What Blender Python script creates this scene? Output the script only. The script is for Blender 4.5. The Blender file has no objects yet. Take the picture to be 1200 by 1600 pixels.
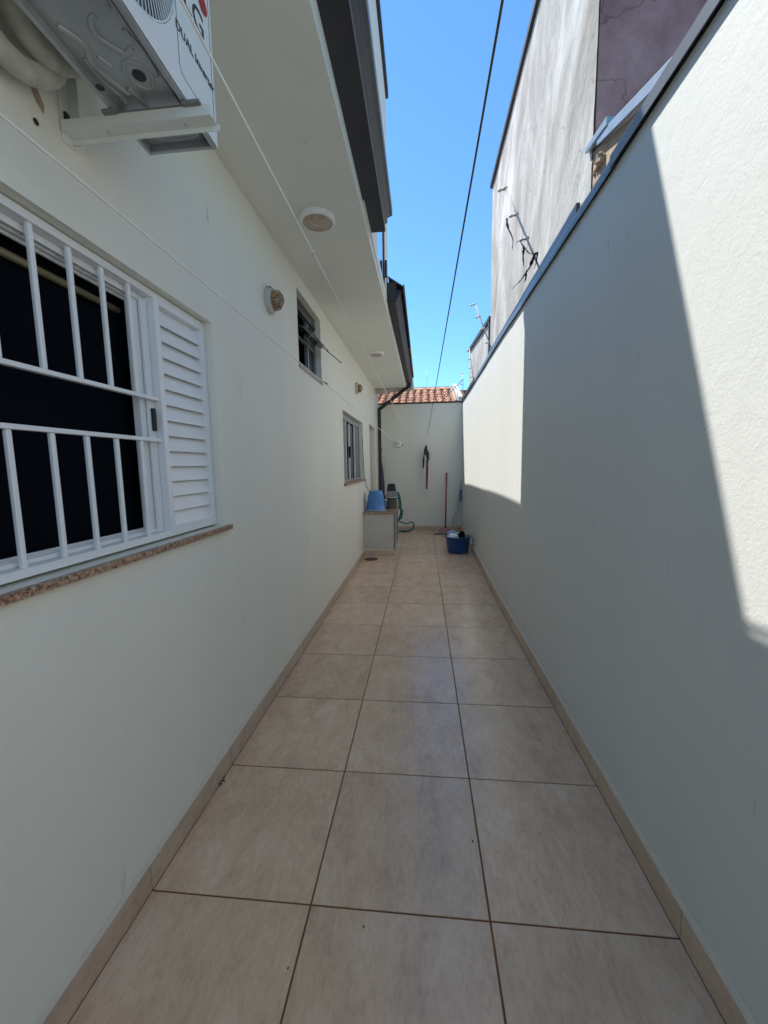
import bpy, bmesh, math, random
from mathutils import Vector, Matrix, noise
random.seed(7)
S = bpy.context.scene
COL = S.collection
R = math.radians

# ------------------------------------------------------------ camera
cd = bpy.data.cameras.new('camera')
cam = bpy.data.objects.new('camera', cd); COL.objects.link(cam)
right = Vector((0.99532, 0.09528874, -0.01606505)); up = Vector((0.00484175, 0.11686262, 0.99313629)); fwd = Vector((-0.09651211, 0.98856623, -0.11585434))
cam.matrix_world = Matrix(((right.x, up.x, -fwd.x, 0), (right.y, up.y, -fwd.y, 0), (right.z, up.z, -fwd.z, 1.5), (0, 0, 0, 1)))
cd.sensor_fit = 'VERTICAL'; cd.sensor_height = 24; cd.sensor_width = 18
cd.lens = 623.46 / 1600 * 24
cd.clip_start = 0.02; cd.clip_end = 800
S.camera = cam
# ------------------------------------------------------------ sky and sun
SUN = Vector((-1, 0.80, 2.14)).normalized()          # towards the sun
elev = math.asin(SUN.z); rot = math.atan2(SUN.x, SUN.y)
W = bpy.data.worlds.new('World'); S.world = W; W.use_nodes = True
wn = W.node_tree; bg = wn.nodes['Background']
sky = wn.nodes.new('ShaderNodeTexSky'); sky.sky_type = 'NISHITA'; sky.sun_disc = False
sky.sun_elevation = elev; sky.sun_rotation = rot
sky.altitude = 2500; sky.air_density = 1.5; sky.dust_density = 0.0; sky.ozone_density = 10
skm = wn.nodes.new('ShaderNodeMix'); skm.data_type = 'RGBA'; skm.blend_type = 'MULTIPLY'; skm.inputs[0].default_value = 1; skm.inputs[7].default_value = (.84, 1.04, 1.0, 1)
wn.links.new(sky.outputs[0], skm.inputs[6]); wn.links.new(skm.outputs[2], bg.inputs[0]); bg.inputs[1].default_value = 0.15
sd = bpy.data.lights.new('sun', 'SUN'); sd.energy = 5.0; sd.angle = R(0.53); sd.color = (1, .955, .89)
so = bpy.data.objects.new('sun', sd); COL.objects.link(so)
so.rotation_euler = SUN.to_track_quat('Z', 'Y').to_euler()
S.view_settings.view_transform = 'Standard'; S.view_settings.look = 'None'
S.view_settings.gamma = 1; S.view_settings.use_curve_mapping = False
S.view_settings.exposure = 0.72
S.render.engine = 'CYCLES'
S.cycles.max_bounces = 10; S.cycles.diffuse_bounces = 6; S.cycles.use_denoising = True

# ------------------------------------------------------------ materials
def mat(name, col, rough=.6, metal=0, spec=.5, var=0., vscale=3., bump=0., bscale=60., stretch=(1, 1, 1), col2=None, trans=0, coat=0):
    m = bpy.data.materials.new(name); m.use_nodes = True
    nt = m.node_tree; b = nt.nodes['Principled BSDF']; L = nt.links.new
    b.inputs['Base Color'].default_value = (*col, 1); b.inputs['Roughness'].default_value = rough
    b.inputs['Metallic'].default_value = metal; b.inputs['Specular IOR Level'].default_value = spec
    b.inputs['Transmission Weight'].default_value = trans
    b.inputs['Coat Weight'].default_value = coat
    tc = nt.nodes.new('ShaderNodeTexCoord'); mp = nt.nodes.new('ShaderNodeMapping'); mp.inputs['Scale'].default_value = stretch
    L(tc.outputs['Object'], mp.inputs[0])
    if var or col2:
        n = nt.nodes.new('ShaderNodeTexNoise'); n.inputs['Scale'].default_value = vscale; n.inputs['Detail'].default_value = 6; n.inputs['Roughness'].default_value = .62
        L(mp.outputs[0], n.inputs[0])
        r = nt.nodes.new('ShaderNodeValToRGB'); r.color_ramp.elements[0].position = .3; r.color_ramp.elements[1].position = .7
        c2 = col2 or tuple(c * (1 - var) for c in col)
        r.color_ramp.elements[0].color = (*c2, 1); r.color_ramp.elements[1].color = (*col, 1)
        L(n.outputs[0], r.inputs[0]); L(r.outputs[0], b.inputs['Base Color'])
    if bump:
        n2 = nt.nodes.new('ShaderNodeTexNoise'); n2.inputs['Scale'].default_value = bscale; n2.inputs['Detail'].default_value = 4
        L(mp.outputs[0], n2.inputs[0])
        bp = nt.nodes.new('ShaderNodeBump'); bp.inputs['Strength'].default_value = 1; bp.inputs['Distance'].default_value = bump
        L(n2.outputs[0], bp.inputs['Height']); L(bp.outputs[0], b.inputs['Normal'])
    return m

def N(nt, t, **kw):
    n = nt.nodes.new(t)
    for k, v in kw.items():
        if k in n.inputs: n.inputs[k].default_value = v
        else: setattr(n, k, v)
    return n

def wall_paint(name, col, bump=.0010, tw=1.6):
    """painted render: fine roller grain, trowel waves, faint vertical streaks and small scuffs"""
    m = bpy.data.materials.new(name); m.use_nodes = True; nt = m.node_tree; L = nt.links.new
    b = nt.nodes['Principled BSDF']; b.inputs['Roughness'].default_value = .62; b.inputs['Specular IOR Level'].default_value = .35
    tc = N(nt, 'ShaderNodeTexCoord')
    mp = N(nt, 'ShaderNodeMapping'); mp.inputs['Scale'].default_value = (1, 1, .22); L(tc.outputs['Object'], mp.inputs[0])
    n1 = N(nt, 'ShaderNodeTexNoise', Scale=2.2, Detail=5., Roughness=.6); L(mp.outputs[0], n1.inputs[0])
    r1 = N(nt, 'ShaderNodeValToRGB'); r1.color_ramp.elements[0].position = .34; r1.color_ramp.elements[1].position = .66
    r1.color_ramp.elements[0].color = (*[c * .955 for c in col], 1); r1.color_ramp.elements[1].color = (*col, 1); L(n1.outputs[0], r1.inputs[0])
    mp2 = N(nt, 'ShaderNodeMapping'); mp2.inputs['Scale'].default_value = (14, 14, 2.4); L(tc.outputs['Object'], mp2.inputs[0])
    n2 = N(nt, 'ShaderNodeTexNoise', Scale=1., Detail=3., Roughness=.5); L(mp2.outputs[0], n2.inputs[0])
    r2 = N(nt, 'ShaderNodeValToRGB'); r2.color_ramp.elements[0].position = .71; r2.color_ramp.elements[1].position = .79
    r2.color_ramp.elements[0].color = (1, 1, 1, 1); r2.color_ramp.elements[1].color = (.72, .72, .70, 1); L(n2.outputs[0], r2.inputs[0])
    mx = N(nt, 'ShaderNodeMix', data_type='RGBA', blend_type='MULTIPLY'); mx.inputs[0].default_value = 1
    L(r1.outputs[0], mx.inputs[6]); L(r2.outputs[0], mx.inputs[7]); L(mx.outputs[2], b.inputs['Base Color'])
    g = N(nt, 'ShaderNodeTexNoise', Scale=95., Detail=3., Roughness=.6); L(tc.outputs['Object'], g.inputs[0])
    t = N(nt, 'ShaderNodeTexNoise', Scale=9., Detail=4., Roughness=.55, Distortion=1.2); L(tc.outputs['Object'], t.inputs[0])
    v = N(nt, 'ShaderNodeMath', operation='MULTIPLY_ADD'); v.inputs[1].default_value = tw; L(t.outputs[0], v.inputs[0]); L(g.outputs[0], v.inputs[2])
    bp = N(nt, 'ShaderNodeBump', Strength=1., Distance=bump); L(v.outputs[0], bp.inputs['Height']); L(bp.outputs[0], b.inputs['Normal'])
    return m

def tile_mat(name, A, B, C2, rough=.3):
    m = bpy.data.materials.new(name); m.use_nodes = True; nt = m.node_tree; L = nt.links.new
    b = nt.nodes['Principled BSDF']; b.inputs['Specular IOR Level'].default_value = .5
    tc = N(nt, 'ShaderNodeTexCoord'); oi = N(nt, 'ShaderNodeObjectInfo')
    add = N(nt, 'ShaderNodeVectorMath', operation='ADD'); sc = N(nt, 'ShaderNodeVectorMath', operation='SCALE')
    cmb = N(nt, 'ShaderNodeCombineXYZ'); L(oi.outputs['Random'], cmb.inputs[0]); L(oi.outputs['Random'], cmb.inputs[1])
    L(cmb.outputs[0], sc.inputs[0]); sc.inputs['Scale'].default_value = 37
    L(tc.outputs['Object'], add.inputs[0]); L(sc.outputs[0], add.inputs[1])
    mp = N(nt, 'ShaderNodeMapping'); mp.inputs['Scale'].default_value = (1.35, .75, 1); L(add.outputs[0], mp.inputs[0])
    n1 = N(nt, 'ShaderNodeTexNoise', Scale=6., Detail=12., Roughness=.72, Distortion=.15); L(mp.outputs[0], n1.inputs[0])
    r1 = N(nt, 'ShaderNodeValToRGB'); e = r1.color_ramp.elements
    e[0].position = .32; e[0].color = (*A, 1); e[1].position = .68; e[1].color = (*C2, 1); e.new(.52).color = (*B, 1); L(n1.outputs[0], r1.inputs[0])
    mp2 = N(nt, 'ShaderNodeMapping'); mp2.inputs['Scale'].default_value = (3.2, 1, 1); L(add.outputs[0], mp2.inputs[0])
    n2 = N(nt, 'ShaderNodeTexNoise', Scale=22., Detail=5., Roughness=.75); L(mp2.outputs[0], n2.inputs[0])
    r2 = N(nt, 'ShaderNodeValToRGB'); r2.color_ramp.elements[0].position = .28; r2.color_ramp.elements[1].position = .55
    r2.color_ramp.elements[0].color = (.82, .805, .81, 1); r2.color_ramp.elements[1].color = (1, 1, 1, 1); L(n2.outputs[0], r2.inputs[0])
    mx = N(nt, 'ShaderNodeMix', data_type='RGBA', blend_type='MULTIPLY'); mx.inputs[0].default_value = 1
    L(r1.outputs[0], mx.inputs[6]); L(r2.outputs[0], mx.inputs[7])
    hs = N(nt, 'ShaderNodeHueSaturation'); ma = N(nt, 'ShaderNodeMapRange'); ma.inputs[3].default_value = .94; ma.inputs[4].default_value = 1.05
    L(oi.outputs['Random'], ma.inputs[0]); L(ma.outputs[0], hs.inputs['Value']); L(mx.outputs[2], hs.inputs['Color'])
    L(hs.outputs[0], b.inputs['Base Color'])
    wg = N(nt, 'ShaderNodeTexNoise', Scale=2.3, Detail=7., Roughness=.65, Distortion=1.1); L(add.outputs[0], wg.inputs[0])
    rr = N(nt, 'ShaderNodeMapRange'); rr.inputs[1].default_value = .3; rr.inputs[2].default_value = .7; rr.inputs[3].default_value = rough + .02; rr.inputs[4].default_value = rough + .11
    L(wg.outputs[0], rr.inputs[0]); L(rr.outputs[0], b.inputs['Roughness'])
    bp = N(nt, 'ShaderNodeBump', Strength=.6, Distance=.0006); L(n2.outputs[0], bp.inputs['Height']); L(bp.outputs[0], b.inputs['Normal'])
    return m

def granite(name):
    m = bpy.data.materials.new(name); m.use_nodes = True; nt = m.node_tree; L = nt.links.new
    b = nt.nodes['Principled BSDF']; b.inputs['Roughness'].default_value = .35
    tc = N(nt, 'ShaderNodeTexCoord'); v = N(nt, 'ShaderNodeTexNoise', Scale=75., Detail=5., Roughness=.75); L(tc.outputs['Object'], v.inputs[0])
    r = N(nt, 'ShaderNodeValToRGB'); e = r.color_ramp.elements
    e[0].position = .36; e[0].color = (.035, .022, .018, 1); e[1].position = .66; e[1].color = (.60, .45, .34, 1)
    e.new(.46).color = (.25, .13, .085, 1); e.new(.54).color = (.46, .30, .20, 1)
    L(v.outputs[0], r.inputs[0]); L(r.outputs[0], b.inputs['Base Color'])
    return m

def concrete_mat(name):
    """weathered pale render: blotches, washed-out patches, slanted trowel marks, hairline cracks"""
    m = bpy.data.materials.new(name); m.use_nodes = True; nt = m.node_tree; L = nt.links.new
    b = nt.nodes['Principled BSDF']; b.inputs['Roughness'].default_value = .92; b.inputs['Specular IOR Level'].default_value = .2
    tc = N(nt, 'ShaderNodeTexCoord'); mr = N(nt, 'ShaderNodeMapping'); mr.inputs['Rotation'].default_value = (R(-24), 0, 0); L(tc.outputs['Object'], mr.inputs[0])
    def tex(scale, sc, det, rough, dist, lo, hi, c0, c1, mid=None):
        mp = N(nt, 'ShaderNodeMapping'); mp.inputs['Scale'].default_value = sc; L(mr.outputs[0], mp.inputs[0])
        n = N(nt, 'ShaderNodeTexNoise', Scale=scale, Detail=det, Roughness=rough, Distortion=dist); L(mp.outputs[0], n.inputs[0])
        r = N(nt, 'ShaderNodeValToRGB'); e = r.color_ramp.elements; e[0].position = lo; e[0].color = (*c0, 1); e[1].position = hi; e[1].color = (*c1, 1)
        if mid: e.new(mid[0]).color = (*mid[1], 1)
        L(n.outputs[0], r.inputs[0]); return n, r
    def mul(a, c, f=1):
        mx = N(nt, 'ShaderNodeMix', data_type='RGBA', blend_type='MULTIPLY'); mx.inputs[0].default_value = f; L(a, mx.inputs[6]); L(c, mx.inputs[7]); return mx.outputs[2]
    n1, r1 = tex(1.1, (1, 1.2, .62), 9., .66, .7, .34, .63, (.33, .31, .28), (.66, .675, .665), (.48, (.46, .45, .43)))
    n2, r2 = tex(3.6, (1, 2.0, .6), 10., .74, .35, .34, .56, (.80, .78, .75), (1, 1, 1))
    n3, r3 = tex(30., (1, 1.5, .7), 6., .72, 0, .30, .62, (.86, .855, .85), (1, 1, 1))
    n4, r4 = tex(.9, (1, 5.5, .5), 4., .6, .2, .60, .72, (1, 1, 1), (.86, .83, .79))
    dd = N(nt, 'ShaderNodeTexNoise', Scale=3., Detail=5.); L(tc.outputs['Object'], dd.inputs[0])
    av = N(nt, 'ShaderNodeMix', data_type='RGBA', blend_type='ADD'); av.inputs[0].default_value = .5; L(tc.outputs['Object'], av.inputs[6]); L(dd.outputs['Color'], av.inputs[7])
    vo = N(nt, 'ShaderNodeTexVoronoi', feature='DISTANCE_TO_EDGE', Scale=1.05); L(av.outputs[2], vo.inputs[0])
    rc = N(nt, 'ShaderNodeValToRGB'); rc.color_ramp.elements[0].position = 0; rc.color_ramp.elements[0].color = (.5, .48, .46, 1); rc.color_ramp.elements[1].position = .008; L(vo.outputs[0], rc.inputs[0])
    L(mul(mul(mul(mul(r1.outputs[0], r2.outputs[0]), r3.outputs[0]), r4.outputs[0]), rc.outputs[0], .55), b.inputs['Base Color'])
    bp = N(nt, 'ShaderNodeBump', Strength=1., Distance=.007); L(n3.outputs[0], bp.inputs['Height']); L(bp.outputs[0], b.inputs['Normal'])
    return m

def cracked_paint(name):
    m = bpy.data.materials.new(name); m.use_nodes = True; nt = m.node_tree; L = nt.links.new
    b = nt.nodes['Principled BSDF']; b.inputs['Roughness'].default_value = .9; b.inputs['Specular IOR Level'].default_value = .2
    tc = N(nt, 'ShaderNodeTexCoord')
    n1 = N(nt, 'ShaderNodeTexNoise', Scale=3.2, Detail=9., Roughness=.7); L(tc.outputs['Object'], n1.inputs[0])
    r = N(nt, 'ShaderNodeValToRGB'); e = r.color_ramp.elements; e[0].position = .3; e[0].color = (.25, .14, .13, 1); e[1].position = .7; e[1].color = (.50, .31, .28, 1); e.new(.5).color = (.38, .215, .20, 1); L(n1.outputs[0], r.inputs[0])
    dd = N(nt, 'ShaderNodeTexNoise', Scale=5., Detail=6.); L(tc.outputs['Object'], dd.inputs[0])
    av = N(nt, 'ShaderNodeMix', data_type='RGBA', blend_type='ADD'); av.inputs[0].default_value = .35; L(tc.outputs['Object'], av.inputs[6]); L(dd.outputs['Color'], av.inputs[7])
    vo = N(nt, 'ShaderNodeTexVoronoi', feature='DISTANCE_TO_EDGE', Scale=1.7); L(av.outputs[2], vo.inputs[0])
    rc = N(nt, 'ShaderNodeValToRGB'); rc.color_ramp.elements[0].position = 0; rc.color_ramp.elements[0].color = (.25, .22, .22, 1); rc.color_ramp.elements[1].position = .014; L(vo.outputs[0], rc.inputs[0])
    mx = N(nt, 'ShaderNodeMix', data_type='RGBA', blend_type='MULTIPLY'); mx.inputs[0].default_value = .5; L(r.outputs[0], mx.inputs[6]); L(rc.outputs[0], mx.inputs[7]); L(mx.outputs[2], b.inputs['Base Color'])
    n3 = N(nt, 'ShaderNodeTexNoise', Scale=24., Detail=6., Roughness=.7); L(tc.outputs['Object'], n3.inputs[0])
    bp = N(nt, 'ShaderNodeBump', Strength=1., Distance=.008); L(n3.outputs[0], bp.inputs['Height']); L(bp.outputs[0], b.inputs['Normal'])
    return m

PAINT = (.825, .805, .715)
M = dict(
    wall=wall_paint('left_wall_paint', PAINT), wallr=wall_paint('right_wall_paint', (.665, .685, .66), .0010, 1.7), wallf=wall_paint('far_wall_paint', (.785, .78, .69)),
    soffit=wall_paint('soffit_paint', (.80, .80, .735), .0006),
    tile=tile_mat('porcelain_tile', (.545, .38, .265), (.69, .49, .335), (.75, .575, .43), .15),
    skirt=tile_mat('skirting_tile', (.47, .35, .265), (.60, .455, .34), (.66, .52, .40), .35),
    grout=mat('grout', (.30, .12, .05), .9, col2=(.13, .065, .035), vscale=5),
    fillet=mat('skirting_fillet', (.66, .60, .49), .8, var=.12, vscale=20),
    granite=granite('granite'),
    alu=mat('white_aluminium', (.84, .85, .86), .32, spec=.5),
    alu2=mat('silver_aluminium', (.36, .38, .38), .4, metal=.5),
    screen=mat('dark_opening', (.006, .008, .012), .95, spec=0),
    black=mat('black_plastic', (.012, .012, .014), .4),
    cagem=mat('aged_cage', (.36, .29, .21), .5, col2=(.22, .12, .06), vscale=40),
    brass=mat('curtain_rail', (.30, .25, .14), .45, metal=.3),
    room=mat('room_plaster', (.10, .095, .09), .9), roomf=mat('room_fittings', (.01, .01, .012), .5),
    glass=mat('green_glass', (.055, .085, .08), .04, spec=.9, coat=.3), glassd=mat('dark_glass', (.008, .010, .011), .08, spec=.35),
    glassb=mat('sky_reflection_glass', (.42, .62, .78), .03, metal=.9),  # the sky's blue reflection is put into the pane colour
    gutter=mat('dark_gutter', (.032, .034, .045), .38, spec=.5, var=.25, vscale=5),
    gutterg=mat('grey_gutter', (.115, .125, .14), .42, var=.2, vscale=6),
    gutterb=mat('brown_gutter', (.034, .032, .034), .6, var=.3, vscale=7),
    coping=mat('grey_metal_coping', (.16, .175, .195), .38, metal=.25, var=.25, vscale=3),
    copingd=mat('dark_metal_coping', (.03, .028, .028), .5),
    membrane=mat('dark_membrane', (.018, .022, .045), .4),
    flash=mat('galvanised_flashing', (.42, .46, .50), .35, metal=.45, var=.25, vscale=14),
    concrete=concrete_mat('weathered_render'), 
    purple=cracked_paint('purple_paint'),
    tan=mat('tan_render', (.46, .34, .23), .9, col2=(.30, .22, .16), vscale=7, bump=.006, bscale=20),
    bouncewall=mat('bounce_tinted_wall', (.58, .53, .49), .9, var=.1),  # pink of the bounce light mixed into the pale wall colour
    white=mat('white_plastic', (.88, .89, .90), .35), cream=mat('cream_plastic', (.55, .52, .44), .4),
    whitemetal=mat('white_powder_coat', (.78, .80, .755), .4, var=.06, vscale=6),
    accover=mat('ac_white_enamel', (.80, .82, .81), .32, var=.05, vscale=4),
    galv=mat('galvanised_pan', (.52, .545, .55), .36, metal=.45, var=.3, vscale=5, bump=.001, bscale=12),
    foam=mat('foam_wrap', (.60, .58, .50), .6, col2=(.42, .40, .345), vscale=8, bump=.004, bscale=16, stretch=(1, 3, 3)),
    textc=mat('dark_print', (.045, .05, .06), .5), red=mat('red_print', (.42, .02, .05), .5),
    fan=mat('fan_plastic', (.11, .10, .095), .5),
    amber=mat('amber_glass', (.40, .22, .10), .12, spec=.8, col2=(.12, .06, .03), vscale=25, coat=.5),
    rust=mat('rust', (.36, .17, .09), .8, col2=(.16, .07, .035), vscale=30),
    lens=mat('dirty_lens', (.60, .56, .49), .3, col2=(.36, .22, .14), vscale=14),
    line=mat('white_cord', (.93, .92, .86), .7), cable=mat('dark_cable', (.06, .065, .07), .6),
    blue=mat('blue_bucket_plastic', (.07, .235, .56), .4, var=.12, vscale=6), blued=mat('deep_blue_basin', (.012, .075, .26), .35, var=.1, vscale=5),
    olive=mat('olive_bucket_plastic', (.13, .125, .095), .55), greyp=mat('grey_plastic', (.20, .20, .19), .55),
    hose=mat('green_hose', (.012, .15, .12), .4), purplec=mat('purple_cloth', (.12, .10, .19), .9, bump=.004, bscale=30),
    counter=mat('counter_paint', (.58, .54, .49), .7, var=.08, vscale=4),
    redh=mat('red_handle', (.30, .03, .045), .4), pink=mat('pink_bristle', (.42, .22, .22), .8, bump=.003, bscale=120),
    steel=mat('steel_tube', (.56, .56, .55), .5, metal=.15),
    clwhite=mat('white_cloth', (.82, .83, .86), .9, bump=.004, bscale=25), clblack=mat('black_cloth', (.008, .008, .01), .95, spec=.1),
    clblue=mat('blue_print_cloth', (.50, .58, .70), .9, col2=(.06, .16, .38), vscale=32), clgreen=mat('lime_cloth', (.42, .50, .10), .9),
    clpink=mat('maroon_stripe_cloth', (.34, .06, .09), .9), cldark=mat('dark_print_cloth', (.03, .018, .03), .9, col2=(.16, .12, .13), vscale=34),
    door=mat('door_panel', (.02, .02, .022), .4), bag=mat('black_torn_plastic', (.012, .013, .014), .45),
    ridge=mat('white_render', (.62, .62, .60), .85, var=.1), slab=mat('bare_ground', (.22, .18, .14), .95, var=.3),
    leaf=mat('weed_leaf', (.035, .055, .02), .7), plaster=mat('bare_plaster', (.46, .33, .24), .95, var=.3, vscale=40),
    screw=mat('hole_shade_and_debris', (.02, .018, .016), .9), greyroof=mat('weathered_tile', (.13, .12, .115), .9, col2=(.06, .055, .055), vscale=9),  # dark tone painted as shade inside holes, also colours crumbs and floor grate
)
def clay_mat():
    m = bpy.data.materials.new('clay_tile'); m.use_nodes = True; nt = m.node_tree; L = nt.links.new
    b = nt.nodes['Principled BSDF']; b.inputs['Roughness'].default_value = .85
    tc = N(nt, 'ShaderNodeTexCoord'); oi = N(nt, 'ShaderNodeObjectInfo')
    n1 = N(nt, 'ShaderNodeTexNoise', Scale=9., Detail=5., Roughness=.6, noise_dimensions='4D'); L(tc.outputs['Object'], n1.inputs['Vector'])
    mw = N(nt, 'ShaderNodeMath', operation='MULTIPLY'); mw.inputs[1].default_value = 40; L(oi.outputs['Random'], mw.inputs[0]); L(mw.outputs[0], n1.inputs['W'])
    r = N(nt, 'ShaderNodeValToRGB'); e = r.color_ramp.elements
    e[0].position = .32; e[0].color = (.26, .10, .05, 1); e[1].position = .68; e[1].color = (.68, .40, .26, 1); e.new(.5).color = (.58, .28, .16, 1)
    L(n1.outputs[0], r.inputs[0])
    hs = N(nt, 'ShaderNodeHueSaturation'); ma = N(nt, 'ShaderNodeMapRange'); ma.inputs[3].default_value = .75; ma.inputs[4].default_value = 1.15
    L(oi.outputs['Random'], ma.inputs[0]); L(ma.outputs[0], hs.inputs['Value']); L(r.outputs[0], hs.inputs['Color']); L(hs.outputs[0], b.inputs['Base Color'])
    return m
M['clay'] = clay_mat()

# ------------------------------------------------------------ helpers
def meta(o, label=None, cat=None, group=None, kind=None):
    if label: o['label'] = label
    if cat: o['category'] = cat
    if group: o['group'] = group
    if kind: o['kind'] = kind
    return o
def thing(name, loc, label, cat, group=None):
    o = bpy.data.objects.new(name, None); o.empty_display_size = .1; COL.objects.link(o); o.location = loc
    return meta(o, label, cat, group)
def wloc(o):
    v = Vector((0, 0, 0))
    while o: v += Vector(o.location); o = o.parent
    return v
class MB:
    def __init__(s): s.v = []; s.f = []; s.sm = []
    def add(s, vs, fs, smooth=False):
        k = len(s.v); s.v += [Vector(p) for p in vs]; s.f += [tuple(i + k for i in f) for f in fs]; s.sm += [smooth] * len(fs); return s
    def box(s, x0, x1, y0, y1, z0, z1):
        return s.add([(x0, y0, z0), (x1, y0, z0), (x1, y1, z0), (x0, y1, z0), (x0, y0, z1), (x1, y0, z1), (x1, y1, z1), (x0, y1, z1)],
                     [(0, 3, 2, 1), (4, 5, 6, 7), (0, 1, 5, 4), (1, 2, 6, 5), (2, 3, 7, 6), (3, 0, 4, 7)])
    def hexa(s, p):   # eight corners, bottom four then top four
        return s.add(p, [(0, 3, 2, 1), (4, 5, 6, 7), (0, 1, 5, 4), (1, 2, 6, 5), (2, 3, 7, 6), (3, 0, 4, 7)])
    def bar(s, a, b, w, h, upv=(0, 0, 1)):
        a, b = Vector(a), Vector(b); d = (b - a).normalized(); u = Vector(upv); r = d.cross(u).normalized(); u = r.cross(d)
        c = [(-w / 2, -h / 2), (w / 2, -h / 2), (w / 2, h / 2), (-w / 2, h / 2)]
        P = [a + r * i + u * j for i, j in c] + [b + r * i + u * j for i, j in c]
        return s.add(P, [(0, 1, 2, 3), (7, 6, 5, 4), (0, 4, 5, 1), (1, 5, 6, 2), (2, 6, 7, 3), (3, 7, 4, 0)])
    def tube(s, pts, r, n=8, caps=True):
        pts = [Vector(p) for p in pts]; rs = r if isinstance(r, (list, tuple)) else [r] * len(pts)
        ref = Vector((.13, .31, .94)); V = []
        for i, p in enumerate(pts):
            d = (pts[min(i + 1, len(pts) - 1)] - pts[max(i - 1, 0)]).normalized()
            a = d.cross(ref)
            if a.length < 1e-3: a = d.cross(Vector((1, 0, 0)))
            a.normalize(); b = d.cross(a)
            V += [p + (a * math.cos(2 * math.pi * k / n) + b * math.sin(2 * math.pi * k / n)) * rs[i] for k in range(n)]
        F = [(i * n + k, i * n + (k + 1) % n, (i + 1) * n + (k + 1) % n, (i + 1) * n + k) for i in range(len(pts) - 1) for k in range(n)]
        s.add(V, F, True)
        if caps: k0 = len(s.v) - len(V); s.f += [tuple(range(k0, k0 + n)), tuple(range(k0 + len(V) - n, k0 + len(V)))[::-1]]; s.sm += [False, False]
        return s
    def lathe(s, prof, n=32, c=(0, 0, 0), axis='Z', closed=False, sy=1.0, smooth=True):
        V = []; c = Vector(c)
        for (r, h) in prof:
            for k in range(n):
                t = 2 * math.pi * k / n; a, b = r * math.cos(t), r * math.sin(t) * sy
                V.append(c + (Vector((a, b, h)) if axis == 'Z' else Vector((h, a, b)) if axis == 'X' else Vector((a, h, b))))
        m = len(prof); F = [(i * n + k, i * n + (k + 1) % n, (i + 1) * n + (k + 1) % n, (i + 1) * n + k) for i in range(m - 1) for k in range(n)]
        return s.add(V, F, smooth)
    def build(s, name, m, parent=None, bevel=0, label=None, kind=None, loc=None):
        me = bpy.data.meshes.new(name)
        off = wloc(parent) if parent else (Vector(loc) if loc else Vector((0, 0, 0)))
        me.from_pydata([p - off for p in s.v], [], s.f); me.validate()
        bm = bmesh.new(); bm.from_mesh(me); bmesh.ops.recalc_face_normals(bm, faces=bm.faces); bm.to_mesh(me); bm.free()
        for p in me.polygons: p.use_smooth = False
        for i, p in enumerate(me.polygons):
            if i < len(s.sm): p.use_smooth = s.sm[i]
        o = bpy.data.objects.new(name, me); COL.objects.link(o); me.materials.append(M[m] if isinstance(m, str) else m)
        if parent: o.parent = parent
        elif loc: o.location = loc
        if bevel:
            md = o.modifiers.new('bevel', 'BEVEL'); md.width = bevel; md.segments = 2; md.limit_method = 'ANGLE'
        if label: o['label'] = label
        if kind: o['kind'] = kind
        return o
def inst(src, parent, loc=(0, 0, 0), rot=None, scale=None, name=None):
    o = src.copy(); COL.objects.link(o); o.parent = parent; o.location = loc
    if rot: o.rotation_euler = rot
    if scale: o.scale = scale
    return o
def spline(pts, n=8):
    P = [Vector(p) for p in pts]; out = []
    for i in range(len(P) - 1):
        p0, p1, p2, p3 = P[max(i - 1, 0)], P[i], P[i + 1], P[min(i + 2, len(P) - 1)]
        for k in range(n):
            t = k / n
            out.append(.5 * ((2 * p1) + (p2 - p0) * t + (2 * p0 - 5 * p1 + 4 * p2 - p3) * t * t + (3 * p1 - p0 - 3 * p2 + p3) * t ** 3))
    out.append(P[-1]); return out

def wall_holes(name, m, parent, x_face, x_back, ys, zs, holes, ztop=None):
    """wall in the plane x = x_face with rectangular openings and their reveals"""
    ys = sorted(set(ys)); zs = sorted(set(zs)); B = MB(); V = {}; 
    def vid(side, i, j):
        k = (side, i, j)
        if k not in V:
            z = zs[j] if (j < len(zs) - 1 or not ztop) else ztop(ys[i])
            V[k] = len(B.v); B.v.append(Vector((x_face if side == 0 else x_back, ys[i], z)))
        return V[k]
    def solid(i, j):
        if i < 0 or j < 0 or i >= len(ys) - 1 or j >= len(zs) - 1: return False
        cy, cz = (ys[i] + ys[i + 1]) / 2, (zs[j] + zs[j + 1]) / 2
        return not any(a < cy < b and c < cz < d for a, b, c, d in holes)
    for i in range(len(ys) - 1):
        for j in range(len(zs) - 1):
            if not solid(i, j): continue
            for sd_ in (0, 1):
                q = [vid(sd_, i, j), vid(sd_, i + 1, j), vid(sd_, i + 1, j + 1), vid(sd_, i, j + 1)]
                B.f.append(tuple(q if sd_ == 0 else q[::-1])); B.sm.append(False)
            for (di, dj, a, b) in ((-1, 0, (i, j), (i, j + 1)), (1, 0, (i + 1, j + 1), (i + 1, j)), (0, -1, (i + 1, j), (i, j)), (0, 1, (i, j + 1), (i + 1, j + 1))):
                if not solid(i + di, j + dj):
                    B.f.append((vid(0, *a), vid(0, *b), vid(1, *b), vid(1, *a))); B.sm.append(False)
    return B.build(name, m, parent)

# ------------------------------------------------------------ measures of the place (metres)
W0 = .6068; X1 = -.3907; X2 = X1 + W0; YR = 1.1778
XL = -.985; Y0 = -3.07; YF = 9.2
def XR(y): return .816 + (.0135 * (y - 3.7) * min(1, (y - 3.7) / 2) if y > 3.7 else 0)
def ZR(y): return 2.70 + .019 * y
def ZS(y): return 2.99 + .012 * y

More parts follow.
